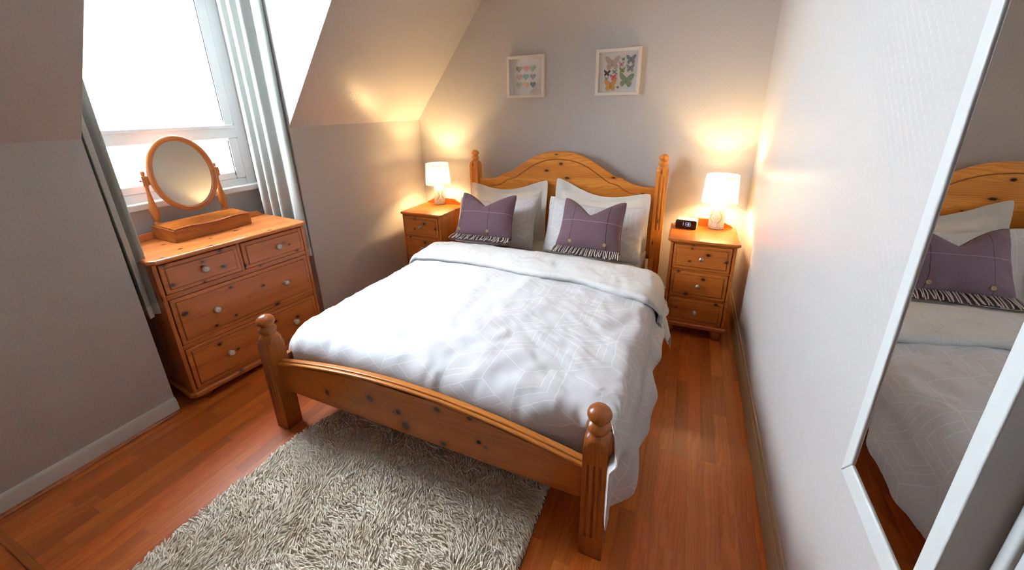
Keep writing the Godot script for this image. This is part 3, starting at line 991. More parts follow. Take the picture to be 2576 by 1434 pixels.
func build_pillows() -> void:
	var a := obj("pillow", pillow_mesh(0.645, 0.385, 0.12, {"flange": 0.045, "chop": 0.062, "chop_exp": 0.8, "lift_l": 0.025, "lift_r": 0.07, "pinch": 0.03}, 3), M.cotton)
	tag(a, "cream flanged pillow standing against the headboard behind the left purple cushion", "pillow")
	place(a, Vector3(-0.395, 0.592, 0.19), 0.20, 0.03)
	var b := obj("pillow_001", pillow_mesh(0.67, 0.385, 0.12, {"flange": 0.045, "chop": 0.075, "chop_exp": 0.8, "lift_l": 0.095, "lift_r": 0.015, "pinch": 0.03}, 5), M.cotton)
	tag(b, "cream flanged pillow with a high pointed corner, behind the right purple cushion", "pillow")
	place(b, Vector3(0.315, 0.592, 0.19), 0.20, -0.02)
	var c := obj("pillow_002", pillow_mesh(0.63, 0.36, 0.13, {"flange": 0.0, "pinch": 0.05, "chop": 0.03, "chop_exp": 0.7, "lift_l": -0.02, "lift_r": 0.02}, 8), M.pillow)
	tag(c, "grey pillow printed with white geometric lines, half hidden by the left purple cushion", "pillow")
	place(c, Vector3(-0.40, 0.572, 0.378), 0.42, 0.02)
	var d := obj("pillow_003", pillow_mesh(0.66, 0.36, 0.13, {"flange": 0.0, "pinch": 0.05, "chop": 0.03, "chop_exp": 0.7, "lift_l": 0.035, "lift_r": 0.0}, 13), M.pillow)
	tag(d, "pale pillow printed with white geometric lines, propped behind the right purple cushion", "pillow")
	place(d, Vector3(0.315, 0.572, 0.378), 0.42, -0.02)
	cushion("cushion", "purple wool cushion by the left bedside table, its curled fringe on the duvet", Vector3(-0.375, 0.660, 0.565), 0.52, 0.06, 0.40, 0.315, [-0.86, 0.24], 0, 17, true)
	cushion("cushion_001", "purple wool cushion with straight fringe, on the alarm clock side of the bed", Vector3(0.345, 0.662, 0.565), 0.52, -0.05, 0.385, 0.325, [-0.54, 0.60], 1, 29, false)

func cushion(called: String, label: String, at: Vector3, tilt: float, yaw: float, W: float, H: float, bu: Array, k: int, sd: int, curl: bool) -> void:
	var t := thing(called, label, "cushion", Vector3.ZERO, 0.0, "purple wool cushions")
	place(t, at, tilt, yaw)
	var pm := pillow_mesh(W, H, 0.14, {"pinch": 0.045, "chop": 0.118 if k == 1 else 0.105, "chop_exp": 1.7, "unit_uv": true, "crease": false, "sag": 0.07}, sd)
	var front: PackedVector3Array = get_meta("last_front")
	obj("cover", pm, M.wool[k], t)
	for s in bu:
		var bp := Vector3.ZERO
		var best := 9.0
		for q in front:
			var dd := Vector2(q.x - s * W / 2 * 0.98, q.y + 0.72 * H / 2).length()
			if dd < best: best = dd; bp = q
		var bn := Basis(Vector3.RIGHT, PI / 2 + 0.25)
		var b := obj("button", lathe(PackedVector2Array([Vector2(0.0003, -0.002), Vector2(0.009, -0.002), Vector2(0.0105, 0.0005), Vector2(0.0095, 0.003), Vector2(0.0075, 0.0025), Vector2(0.006, 0.0015), Vector2(0.0003, 0.0015)]), 18, Vector3.ZERO, bn), M.button, t, bp + Vector3(0, 0, 0.003))
		var hm := MB.new()
		for h in [Vector3(-0.0018, 0.0018, 0), Vector3(0.0018, 0.0018, 0), Vector3(-0.0018, -0.0018, 0), Vector3(0.0018, -0.0018, 0)]:
			bx(hm, h + Vector3(0, 0, 0.002), Vector3(0.0014, 0.0014, 0.0014), 0.0003, -1)
		obj("thread", hm, M.button_dark, b)
	# dark under-band along the bottom seam
	rng.seed = sd
	var n := 34
	var bw := W * 1.02
	var gp := PackedVector3Array()
	var gu := PackedVector2Array()
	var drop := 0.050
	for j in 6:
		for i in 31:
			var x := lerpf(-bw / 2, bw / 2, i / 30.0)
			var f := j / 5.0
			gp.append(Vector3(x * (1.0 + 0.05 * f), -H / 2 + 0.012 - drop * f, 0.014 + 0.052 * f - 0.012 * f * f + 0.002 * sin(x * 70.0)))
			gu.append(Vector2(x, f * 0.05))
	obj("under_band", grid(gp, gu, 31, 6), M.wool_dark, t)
	for i in n:
		var x := lerpf(-bw / 2 + 0.004, bw / 2 - 0.004, i / float(n - 1)) + rng.randf_range(-0.003, 0.003)
		var path := PackedVector3Array()
		var dx := rng.randf_range(-0.006, 0.006)
		var cu := rng.randf_range(-0.016, 0.016) if curl else rng.randf_range(-0.004, 0.004)
		var ln := rng.randf_range(0.044, 0.054) * (0.92 if curl else 1.0)
		for m in 7:
			var f := m / 6.0
			path.append(Vector3(x * (1.0 + 0.05 * f) + dx * f + cu * sin(f * PI) , -H / 2 + 0.014 - ln * f + (0.006 * f * f if curl else 0.0), 0.021 + 0.055 * f - 0.012 * f * f + rng.randf_range(-0.0008, 0.0008)))
		obj("fringe_strand", tube(path, 0.0020, 0.0026, 6), M.yarn, t)

# ---------------------------------------------------------------- case furniture
func knob(parent: Node, at: Vector3, r: float, china: bool) -> void:
	var B := Basis(Vector3.RIGHT, PI / 2)
	var k := obj("knob", lathe(PackedVector2Array([Vector2(0.0002, 0), Vector2(r * 0.75, 0), Vector2(r * 0.7, 0.002), Vector2(r * 0.42, 0.004), Vector2(r * 0.42, 0.011), Vector2(r * 0.8, 0.0135), Vector2(r, 0.0165), Vector2(r * 0.97, 0.0195), Vector2(r * 0.78, 0.0215), Vector2(r * 0.45, 0.0235), Vector2(0.0002, 0.0245)]), 22, Vector3.ZERO, B), M.nickel, parent, at)
	if china:
		obj("inset", lathe(PackedVector2Array([Vector2(0.0002, 0.0235), Vector2(r * 0.3, 0.0245), Vector2(r * 0.62, 0.0238), Vector2(r * 0.72, 0.0215)]), 20, Vector3.ZERO, B), M.porcelain, k)

func drawer(parent: Node, x0: float, x1: float, y0: float, y1: float, z: float, mat: Material, uo: Vector2, kx: Array, kr: float, china: bool) -> void:
	var c := Vector3((x0 + x1) / 2, (y0 + y1) / 2, z)
	var w := x1 - x0
	var h := y1 - y0
	var mb := MB.new()
	bx(mb, Vector3(0, 0, -0.006), Vector3(w, h, 0.018), 0.004, 0)
	var ins := 0.020
	# raised field with a sunk bead round it
	prism(mb, PackedVector2Array([Vector2(-w / 2 + ins, -h / 2 + ins), Vector2(w / 2 - ins, -h / 2 + ins), Vector2(w / 2 - ins, h / 2 - ins), Vector2(-w / 2 + ins, h / 2 - ins)]), 0.002, 0.0075, 0.0035, Vector3(1, 0, 0), Vector3(0, 1, 0), Vector3.ZERO, 0, Vector2.ZERO, false)
	for k in mb.v.size():
		mb.t[k] = Vector2(mb.v[k].x + c.x + uo.x, uo.y - mb.v[k].y - c.y)
	var d := obj("drawer", mb, mat, parent, c)
	var gm := MB.new()
	var gi := ins - 0.002
	for e in [[0, h / 2 - gi, w - gi * 2, 0.0022], [0, -h / 2 + gi, w - gi * 2, 0.0022], [-w / 2 + gi, 0, 0.0022, h - gi * 2], [w / 2 - gi, 0, 0.0022, h - gi * 2]]:
		bx(gm, Vector3(e[0], e[1], 0.0034), Vector3(e[2], e[3], 0.0012), 0.0003, 0)
	obj("groove", gm, M.groove, d)
	for x in kx:
		knob(d, Vector3(x - c.x, 0, 0.0075), kr, china)

func top_outline(w: float, z0: float, z1: float, cant: float) -> PackedVector2Array:
	# (x, -z) for a slab extruded upwards
	return PackedVector2Array([Vector2(-w / 2, -z0), Vector2(w / 2, -z0), Vector2(w / 2, -z1 + cant), Vector2(w / 2 - cant, -z1), Vector2(-w / 2 + cant, -z1), Vector2(-w / 2, -z1 + cant)])

func slab(outline: PackedVector2Array, y0: float, y1: float, r: float, g := 0, off := Vector2.ZERO) -> MB:
	return prism(MB.new(), outline, y0, y1, r, Vector3(1, 0, 0), Vector3(0, 0, -1), Vector3.ZERO, g, off)

func gallery(w: float, hgt: float, y: float, z: float, bump: float) -> MB:
	var pts := PackedVector2Array()
	pts.append(Vector2(-w / 2, y))
	var n := 28
	for k in range(0, n + 1):
		var x := lerpf(-w / 2 + 0.0015, w / 2 - 0.0015, k / float(n))
		var e := smoothstep(0.0, 0.02, w / 2 - absf(x))
		var mid := smoothstep(0.10, 0.55, 1.0 - absf(x) / (w / 2))
		pts.append(Vector2(x, y + (hgt * 0.45 * sqrt(clampf(e, 0, 1)) + bump * mid) ))
	pts.append(Vector2(w / 2, y))
	return prism(MB.new(), pts, z, z + 0.016, 0.003, Vector3(1, 0, 0), Vector3(0, 1, 0), Vector3.ZERO, 0, Vector2(0.9, 0.1))

func bun_foot(r: float, h: float) -> ArrayMesh:
	return lathe(PackedVector2Array([Vector2(0.0003, 0), Vector2(r * 0.6, 0), Vector2(r * 0.9, h * 0.25), Vector2(r, h * 0.5), Vector2(r * 0.9, h * 0.78), Vector2(r * 0.7, h * 0.92), Vector2(r * 0.7, h), Vector2(0.0003, h)]), 24)

func carcass(t: Node3D, w: float, d: float, y0: float, y1: float, rails: Array, mat: Material, stile: Array) -> void:
	# origin at the middle of the case; front face at z = d / 2
	var st := 0.018
	for s in [-1, 1]:
		obj("side_panel", box(Vector3(s * (w / 2 - st / 2), (y0 + y1) / 2, 0), Vector3(st, y1 - y0, d), 0.004, 1, Vector2(0.3, 0.1)), mat, t)
	obj("back_panel", box(Vector3(0, (y0 + y1) / 2, -d / 2 + 0.006), Vector3(w - st * 2, y1 - y0, 0.008), 0.0, 1), mat, t)
	for r in rails:
		obj("rail", box(Vector3(0, (r[0] + r[1]) / 2, d / 2 - 0.014), Vector3(w - st * 2, r[1] - r[0], 0.022), 0.001, 0, Vector2(0.5, r[0])), mat, t)
	for s in stile:
		obj("stile", box(Vector3(s[0], (s[1] + s[2]) / 2, d / 2 - 0.014), Vector3(s[3], s[2] - s[1], 0.022), 0.001, 1), mat, t)

func bedside(called: String, label: String, at: Vector3) -> Node3D:
	var t := thing(called, label, "bedside table", at, 0.0, "pine bedside tables")
	var d := 0.34
	carcass(t, 0.342, d, 0.09, 0.598, [[0.09, 0.099], [0.2515, 0.2635], [0.4265, 0.4375], [0.589, 0.598]], M.stand, [])
	obj("table_top", slab(top_outline(0.376, -0.182, 0.181, 0.014), 0.598, 0.617, 0.0085, 0, Vector2(0.2, 0.6)), M.stand, t)
	obj("gallery", gallery(0.34, 0.040, 0.616, -0.178, 0.032), M.stand, t)
	obj("plinth", slab(top_outline(0.366, -0.175, 0.181, 0.010), 0.062, 0.092, 0.010, 0, Vector2(0.1, 0.2)), M.stand, t)
	for s in [[-1, 1], [1, 1], [-1, -1], [1, -1]]:
		obj("foot", bun_foot(0.032, 0.062), M.stand, t, Vector3(s[0] * 0.135, 0, s[1] * 0.138))
	var k := 0
	for y in [[0.439, 0.588], [0.265, 0.425], [0.10, 0.25]]:
		drawer(t, -0.150, 0.150, y[0], y[1], d / 2, M.stand_front, [Vector2(0.25, 0.70), Vector2(0.55, 0.75), Vector2(0.35, 0.80)][k], [0.0], 0.0125, false)
		k += 1
	return t

func build_cases() -> void:
	var r := bedside("bedside_table", "pine bedside table holding the alarm clock, in the corner by the baseboard", Vector3(0.976, 0, 0.348))
	var l := r.duplicate() as Node3D
	l.name = "bedside_table_001"
	add_child(l)
	l.position = Vector3(-0.955, 0, 0.352)
	tag(l, "pine bedside table in the corner under the sloped ceiling, partly behind the duvet", "bedside table", "pine bedside tables")
	# chest of drawers in the dormer recess
	var t := thing("chest_of_drawers", "wide knotty pine chest of drawers standing in the window recess", "chest of drawers", Vector3(-1.392, 0, 1.685), 1.468)
	var d := 0.395
	carcass(t, 0.712, d, 0.065, 0.735, [[0.065, 0.077], [0.2995, 0.323], [0.559, 0.5835], [0.729, 0.735]], M.chest, [[-0.004, 0.5835, 0.729, 0.014]])
	obj("chest_top", slab(top_outline(0.742, -0.208, 0.224, 0.026), 0.735, 0.757, 0.010, 0, Vector2(0.6, 0.5)), M.chest_top, t)
	obj("gallery", gallery(0.70, 0.062, 0.756, -0.206, 0.012), M.chest, t)
	obj("plinth", slab(top_outline(0.742, -0.20, 0.214, 0.020), 0.038, 0.068, 0.011, 0), M.chest, t)
	for s in [[-1, 1], [1, 1], [-1, -1], [1, -1]]:
		obj("foot", bun_foot(0.036, 0.039), M.chest, t, Vector3(s[0] * 0.30, 0, s[1] * 0.15))
	var uo := Vector2(0.375, 0.80)
	drawer(t, -0.335, -0.0125, 0.586, 0.727, d / 2, M.chest_front, uo, [-0.172], 0.0165, true)
	drawer(t, 0.0055, 0.335, 0.586, 0.727, d / 2, M.chest_front, uo, [0.185], 0.0165, true)
	drawer(t, -0.335, 0.335, 0.325, 0.557, d / 2, M.chest_front, uo, [-0.172, 0.182], 0.0165, true)
	drawer(t, -0.335, 0.335, 0.079, 0.298, d / 2, M.chest_front, uo, [-0.165, 0.190], 0.0165, true)

func build_dressing_mirror() -> void:
	var t := thing("dressing_mirror", "oval pine swing mirror on a box base, standing on the chest before the window", "mirror", Vector3(-1.503, 0.757, 1.672), PI / 2 - 0.015)
	# local: x to the right, z towards the room
	var prof := PackedVector2Array([Vector2(-0.10, 0.0), Vector2(0.096, 0.0), Vector2(0.096, 0.060), Vector2(-0.055, 0.071), Vector2(-0.10, 0.071)])
	var mb := MB.new()
	# side profile (z, y) extruded along x
	prism(mb, prof, -0.190, 0.190, 0.003, Vector3(0, 0, 1), Vector3(0, 1, 0), Vector3.ZERO, 2)
	for k in mb.v.size(): mb.t[k] = Vector2(mb.v[k].x + 0.9, mb.v[k].y * 1.0 + mb.v[k].z * 0.7 + 0.2)
	obj("box", mb, M.dresser, t)
	# serpentine lid lying on the slope
	var lid := PackedVector2Array([Vector2(-0.186, 0.0), Vector2(0.186, 0.0)])
	for k in 21:
		var x := lerpf(0.186, -0.186, k / 20.0)
		lid.append(Vector2(x, -0.160 - 0.012 * cos(x / 0.193 * PI * 1.6)))
	var ld := prism(MB.new(), lid, 0.0, 0.008, 0.003, Vector3(1, 0, 0), Vector3(0, 0, -1), Vector3.ZERO, 0, Vector2(0.7, 0.6))
	var lo := obj("lid", ld, M.pine_gloss, t, Vector3(0, 0.0712, -0.057))
	lo.rotation.x = 0.074
	var post := PackedVector2Array()
	for q in [[0.0, 0.0002], [0.0, 0.015], [0.008, 0.0155], [0.012, 0.012], [0.016, 0.011], [0.022, 0.0135], [0.032, 0.0150], [0.060, 0.0185], [0.085, 0.0170], [0.12, 0.012], [0.16, 0.0085], [0.188, 0.008], [0.196, 0.0105], [0.20, 0.0135], [0.204, 0.0002]]:
		post.append(Vector2(q[1], q[0]))
	for s in [-1, 1]:
		var o := obj("support", lathe(post, 20), M.dresser, t, Vector3(0.164 * s, 0.071, -0.080))
		obj("pivot_block", box(Vector3(0, 0.222, 0), Vector3(0.030, 0.046, 0.030), 0.004, 1, Vector2(0.4, 0.4)), M.dresser, o)
		obj("finial", lathe(PackedVector2Array([Vector2(0.0002, 0.245), Vector2(0.010, 0.245), Vector2(0.0075, 0.249), Vector2(0.0095, 0.252), Vector2(0.0105, 0.258), Vector2(0.010, 0.264), Vector2(0.0075, 0.268), Vector2(0.0002, 0.269)]), 16), M.dresser, o)
		obj("pivot_screw", lathe(PackedVector2Array([Vector2(0.0002, 0), Vector2(0.005, 0.0), Vector2(0.005, 0.006), Vector2(0.0002, 0.008)]), 12, Vector3(0.015 * s, 0.222, 0), Basis(Vector3.BACK, -PI / 2 * s)), M.pine_dark, o)
	var swing := Node3D.new()
	swing.name = "oval_frame"
	t.add_child(swing)
	swing.position = Vector3(0, 0.305, -0.062)
	swing.rotation.x = MIRROR_TILT
	var p := PackedVector3Array()
	var u := PackedVector2Array()
	var cs := [[0.0, -0.008], [0.026, -0.008], [0.028, 0.0], [0.027, 0.006], [0.023, 0.011], [0.016, 0.013], [0.013, 0.0115], [0.010, 0.012], [0.005, 0.0095], [0.0015, 0.006], [0.0, 0.0], [0.0, -0.008]]
	for j in 73:
		var a := TAU * j / 72.0
		for c in cs:
			var e := Vector2((0.128 + c[0]) * cos(a), (0.167 + c[0]) * sin(a))
			p.append(Vector3(e.x, e.y, c[1]))
			u.append(Vector2(a * 0.16, c[0] * 2.0 + c[1]))
	var st := SurfaceTool.new()
	st.begin(Mesh.PRIMITIVE_TRIANGLES)
	st.append_from(grid(p, u, cs.size(), 73, true), 0, Transform3D())
	obj("moulding", st.commit(), M.dresser, swing)
	var el := PackedVector2Array()
	for j in 48: el.append(Vector2(0.1305 * cos(TAU * j / 48), 0.1695 * sin(TAU * j / 48)))
	obj("mirror_glass", prism(MB.new(), el, -0.004, 0.0, 0.0, Vector3(1, 0, 0), Vector3(0, 1, 0), Vector3.ZERO), M.mirror, swing)
	obj("backing", prism(MB.new(), el, -0.009, -0.005, 0.0, Vector3(1, 0, 0), Vector3(0, 1, 0), Vector3.ZERO), M.dark, swing)

const MIRROR_TILT := -0.12

# ---------------------------------------------------------------- lamps and clock
func build_lamp() -> void:
	var t := thing("table_lamp", "lit table lamp on the bedside table beside the alarm clock", "lamp", Vector3(1.046, 0.617, 0.212), 0.3, "table lamps")
	var pr := PackedVector2Array()
	for q in [[0.0, 0.0005], [0.0, 0.040], [0.003, 0.0435], [0.02, 0.0445], [0.07, 0.0432], [0.12, 0.0402], [0.145, 0.0392], [0.152, 0.037], [0.155, 0.03], [0.156, 0.0005]]:
		pr.append(Vector2(q[1], q[0]))
	var p := PackedVector3Array()
	var u := PackedVector2Array()
	for j in pr.size():
		for i in 41:
			var a := TAU * i / 40
			p.append(Vector3(pr[j].x * cos(a), pr[j].y, pr[j].x * sin(a)))
			u.append(Vector2(i / 40.0, 1.0 - pr[j].y / 0.156))
	obj("base", grid(p, u, 41, pr.size(), true), M.lace, t)
	obj("foot_rim", lathe(PackedVector2Array([Vector2(0.0005, 0.0), Vector2(0.041, 0.0), Vector2(0.0445, 0.001), Vector2(0.0445, 0.003), Vector2(0.0005, 0.004)]), 32), M.lamp_rim, t)
	obj("stem", lathe(PackedVector2Array([Vector2(0.0005, 0.150), Vector2(0.012, 0.150), Vector2(0.012, 0.195), Vector2(0.0005, 0.196)]), 16), M.nickel, t)
	var sh := PackedVector2Array([Vector2(0.1005, 0.166), Vector2(0.0895, 0.330), Vector2(0.0883, 0.330), Vector2(0.0993, 0.166), Vector2(0.1005, 0.166)])
	obj("shade", lathe(sh, 56), M.shade, t)
	var rg := MB.new()
	for k in 3:
		var a := TAU * k / 3
		var c := Vector3(cos(a), 0, sin(a)) * 0.052 + Vector3(0, 0.192, 0)
		var mm := box(Vector3(0.052, 0.192, 0), Vector3(0.09, 0.002, 0.002), 0.0, -1)
		for q in mm.v.size():
			rg.v.append(mm.v[q].rotated(Vector3.UP, a)); rg.n.append(mm.n[q].rotated(Vector3.UP, a)); rg.t.append(mm.t[q])
	obj("shade_ring", rg, M.nickel, t)
	obj("bulb", lathe(PackedVector2Array([Vector2(0.0003, 0.196), Vector2(0.012, 0.196), Vector2(0.013, 0.206), Vector2(0.020, 0.222), Vector2(0.0235, 0.236), Vector2(0.021, 0.250), Vector2(0.013, 0.259), Vector2(0.0003, 0.262)]), 20), M.bulb, t)
	var om := OmniLight3D.new()
	om.name = "bulb_light"
	om.light_color = Color(1.0, 0.825, 0.57)
	om.light_energy = LAMP
	om.light_size = 0.022
	om.omni_range = 6.0
	om.omni_attenuation = 2.0
	om.shadow_enabled = true
	om.position = Vector3(0, 0.236, 0)
	t.add_child(om)
	var t2 := t.duplicate() as Node3D
	t2.name = "table_lamp_001"
	add_child(t2)
	t2.position = Vector3(-0.988, 0.617, 0.205)
	tag(t2, "lit table lamp standing under the sloped ceiling, left of the bed", "lamp", "table lamps")

func build_clock() -> void:
	var t := thing("alarm_clock", "small pale wood alarm clock with black face showing lit digits", "clock", Vector3(0.879, 0.617, 0.252), -0.10)
	var rr := func(w: float, h: float, r: float) -> PackedVector2Array:
		var q := PackedVector2Array()
		for c in [[1, 1, 0], [-1, 1, 1], [-1, -1, 2], [1, -1, 3]]:
			for k in 5:
				var a: float = (c[2] + k / 4.0) * PI / 2
				q.append(Vector2(c[0] * (w / 2 - r) + r * cos(a), c[1] * (h / 2 - r) + r * sin(a)))
		return q
	var O := Vector3(0, 0.0275, 0)
	obj("case", prism(MB.new(), rr.call(0.122, 0.055, 0.010), -0.042, 0.036, 0.003, Vector3(1, 0, 0), Vector3(0, 1, 0), O, 0), M.ash, t)
	obj("face", prism(MB.new(), rr.call(0.120, 0.053, 0.009), 0.034, 0.042, 0.003, Vector3(1, 0, 0), Vector3(0, 1, 0), O, 0), M.clock_face, t)
	# 11 38 in seven-segment strokes
	var on := {"1": [1, 2], "3": [0, 1, 2, 3, 6], "8": [0, 1, 2, 3, 4, 5, 6]}
	var sx := [-0.020, -0.006, 0.0075, 0.0205]
	var ds := ["1", "1", "3", "8"]
	for k in 4:
		var mb := MB.new()
		var w := 0.0095
		var h := 0.0215
		var th := 0.0019
		var sg := [[0, h / 2, w, th], [w / 2, h / 4, th, h / 2 - 0.001], [w / 2, -h / 4, th, h / 2 - 0.001], [0, -h / 2, w, th], [-w / 2, -h / 4, th, h / 2 - 0.001], [-w / 2, h / 4, th, h / 2 - 0.001], [0, 0, w, th]]
		for q in on[ds[k]]:
			var e: Array = sg[q]
			bx(mb, Vector3(e[0], e[1], 0), Vector3(e[2], e[3], 0.0008), 0.0002, -1)
		obj("screen_digit", mb, M.digit, t, Vector3(sx[k], 0.0305, 0.0423))

# ---------------------------------------------------------------- pictures, mirror, curtains, rug
func heart(s: float) -> PackedVector2Array:
	var q := PackedVector2Array()
	for k in 32:
		var a := TAU * (k + 0.5) / 32
		q.append(Vector2(16 * pow(sin(a), 3), 13 * cos(a) - 5 * cos(2 * a) - 2 * cos(3 * a) - cos(4 * a)) * s / 34.0)
	return q

func butterfly(s: float) -> PackedVector2Array:
	var h := [Vector2(0.02, 0.16), Vector2(0.10, 0.26), Vector2(0.30, 0.44), Vector2(0.47, 0.46), Vector2(0.50, 0.36), Vector2(0.44, 0.18), Vector2(0.36, 0.04), Vector2(0.24, -0.01), Vector2(0.34, -0.08), Vector2(0.38, -0.22), Vector2(0.30, -0.38), Vector2(0.20, -0.42), Vector2(0.10, -0.30), Vector2(0.03, -0.16)]
	var q := PackedVector2Array()
	for e in h: q.append(e * s)
	for k in range(h.size() - 1, -1, -1): q.append(Vector2(-h[k].x, h[k].y) * s)
	return q

func picture(called: String, label: String, at: Vector3, w: float, h: float) -> Node3D:
	var t := thing(called, label, "picture", at, 0.0, "white framed pictures")
	var fw := 0.019
	var O := Vector3.ZERO
	var outer := [Vector2(-w / 2, -h / 2), Vector2(w / 2, -h / 2), Vector2(w / 2, h / 2), Vector2(-w / 2, h / 2)]
	var inn := [Vector2(-w / 2 + fw, -h / 2 + fw), Vector2(w / 2 - fw, -h / 2 + fw), Vector2(w / 2 - fw, h / 2 - fw), Vector2(-w / 2 + fw, h / 2 - fw)]
	for k in 4:
		var j := (k + 1) % 4
		obj("frame_side", prism(MB.new(), poly_quad(outer[k], outer[j], inn[j], inn[k]), 0.0, 0.030, 0.002, Vector3(1, 0, 0), Vector3(0, 1, 0), O, -1), M.frame_white, t)
	obj("backing_card", box(Vector3(0, 0, 0.006), Vector3(w - fw * 2 + 0.004, h - fw * 2 + 0.004, 0.004), 0.0, -1), M.card, t)
	obj("pane", box(Vector3(0, 0, 0.022), Vector3(w - fw * 2 + 0.004, h - fw * 2 + 0.004, 0.002), 0.0, -1), M.glass, t)
	return t

func build_pictures() -> void:
	var X := Vector3(1, 0, 0)
	var Y := Vector3(0, 1, 0)
	var t := picture("picture", "white box-framed picture of nine paper hearts in three rows", Vector3(-0.295, 1.561, 0.001), 0.286, 0.282)
	var cols := [Color(0.58, 0.58, 0.22), Color(0.88, 0.38, 0.42), Color(0.52, 0.60, 0.40), Color(0.86, 0.72, 0.70), Color(0.50, 0.72, 0.70), Color(0.58, 0.54, 0.62), Color(0.70, 0.74, 0.68), Color(0.88, 0.66, 0.42), Color(0.42, 0.47, 0.36)]
	for k in 9:
		var c := Vector2((k % 3 - 1) * 0.054, (1 - k / 3) * 0.054 + 0.002)
		obj("heart", prism(MB.new(), heart(0.0465), 0.009, 0.0125, 0.001, X, Y, Vector3(c.x, c.y, 0), -1), std(cols[k], 0.8), t)
	t = picture("picture_001", "white box-framed picture of many paper butterflies in mixed colours", Vector3(0.356, 1.560, 0.001), 0.286, 0.284)
	# x, y, size, turn, colour
	for b in [[-0.039, 0.055, 0.096, 0.0, Color(0.80, 0.70, 0.64)], [0.030, 0.076, 0.024, 0.1, Color(0.42, 0.66, 0.60)], [0.079, 0.072, 0.062, 0.0, Color(0.42, 0.46, 0.52)], [0.020, 0.046, 0.036, 0.0, Color(0.84, 0.62, 0.60)], [0.027, 0.010, 0.040, 0.0, Color(0.60, 0.63, 0.24)], [0.077, 0.020, 0.053, 0.0, Color(0.58, 0.57, 0.60)], [-0.071, -0.003, 0.043, -0.1, Color(0.06, 0.06, 0.10)], [-0.022, 0.003, 0.030, 0.0, Color(0.46, 0.62, 0.52)], [-0.074, -0.036, 0.028, -0.2, Color(0.62, 0.72, 0.70)], [-0.025, -0.030, 0.048, 0.2, Color(0.86, 0.34, 0.42)], [-0.046, -0.078, 0.082, 0.0, Color(0.87, 0.60, 0.22)], [0.055, -0.052, 0.094, -0.1, Color(0.50, 0.62, 0.46)], [0.004, -0.093, 0.016, 0.2, Color(0.36, 0.42, 0.46)]]:
		var pl := butterfly(b[2])
		for k in pl.size(): pl[k] = pl[k].rotated(b[3])
		var o := obj("butterfly", prism(MB.new(), pl, 0.009, 0.012, 0.0006, X, Y, Vector3(b[0], b[1], 0), -1), std(b[4], 0.8), t)
		obj("butterfly_body", box(Vector3(b[0], b[1], 0.013), Vector3(0.0025, b[2] * 0.5, 0.002), 0.0008, -1), std((b[4] as Color).darkened(0.45), 0.8), o)

func build_wall_mirror() -> void:
	var t := thing("wall_mirror", "tall white-framed rectangular mirror on the right wall, reflecting the bed", "mirror", Vector3(1.195, 1.34, 2.273))
	# local: frame front at x = -0.032
	var z0 := -0.127
	var z1 := 0.127
	var y0 := -0.622
	var y1 := 0.66
	var fw := 0.027
	var o := [Vector2(z0, y0), Vector2(z1, y0), Vector2(z1, y1), Vector2(z0, y1)]
	var n := [Vector2(z0 + fw, y0 + fw + 0.012), Vector2(z1 - fw, y0 + fw + 0.012), Vector2(z1 - fw, y1 - fw), Vector2(z0 + fw, y1 - fw)]
	for k in 4:
		var j := (k + 1) % 4
		var mb := prism(MB.new(), poly_quad(o[k], o[j], n[j], n[k]), -0.012, 0.032, 0.003, Vector3(0, 0, 1), Vector3(0, 1, 0), Vector3.ZERO, -1)
		obj("frame_side", mb, M.frame_mirror, t)
	obj("mirror_glass", box(Vector3(-0.0265, 0.02, 0), Vector3(0.004, y1 - y0 - fw * 2, z1 - z0 - fw * 2 + 0.006), 0.0, -1), M.mirror, t)
	obj("backing", box(Vector3(0.018, 0.02, 0), Vector3(0.016, y1 - y0 - 0.1, z1 - z0 - 0.08), 0.0, -1), M.dark, t)

func curtain(called: String, label: String, line: PackedVector2Array, y0: float, y1: float) -> void:
	var pts := smooth_line(line, 8)
	var n := pts.size()
	var t := thing(called, label, "curtain", Vector3.ZERO, 0.0, "window curtains")
	for part in [["drape", y0 + 0.055, y1, 0.0, M.curtain], ["hem", y0, y0 + 0.055, 0.001, M.hem]]:
		var ring := PackedVector2Array()
		for k in n:
			var d := (pts[mini(k + 1, n - 1)] - pts[maxi(k - 1, 0)]).normalized()
			ring.append(pts[k] + Vector2(-d.y, d.x) * (0.0016 + part[3]))
		for k in range(n - 1, -1, -1):
			var d := (pts[mini(k + 1, n - 1)] - pts[maxi(k - 1, 0)]).normalized()
			ring.append(pts[k] - Vector2(-d.y, d.x) * (0.0016 + part[3]))
		var p := PackedVector3Array()
		var u := PackedVector2Array()
		var rows := 14 if part[0] == "drape" else 3
		for j in rows:
			var y := lerpf(part[1], part[2], j / (rows - 1.0))
			var along := 0.0
			for k in ring.size() + 1:
				var q := ring[k % ring.size()]
				if k > 0: along += q.distance_to(ring[k - 1])
				p.append(Vector3(q.x + 0.004 * sin(y * 3.0 + q.x * 30.0), y, -q.y + 0.003 * sin(y * 4.0 + q.x * 22.0)))
				u.append(Vector2(along, y))
		obj(part[0], grid(p, u, ring.size() + 1, rows, true), part[4], t)

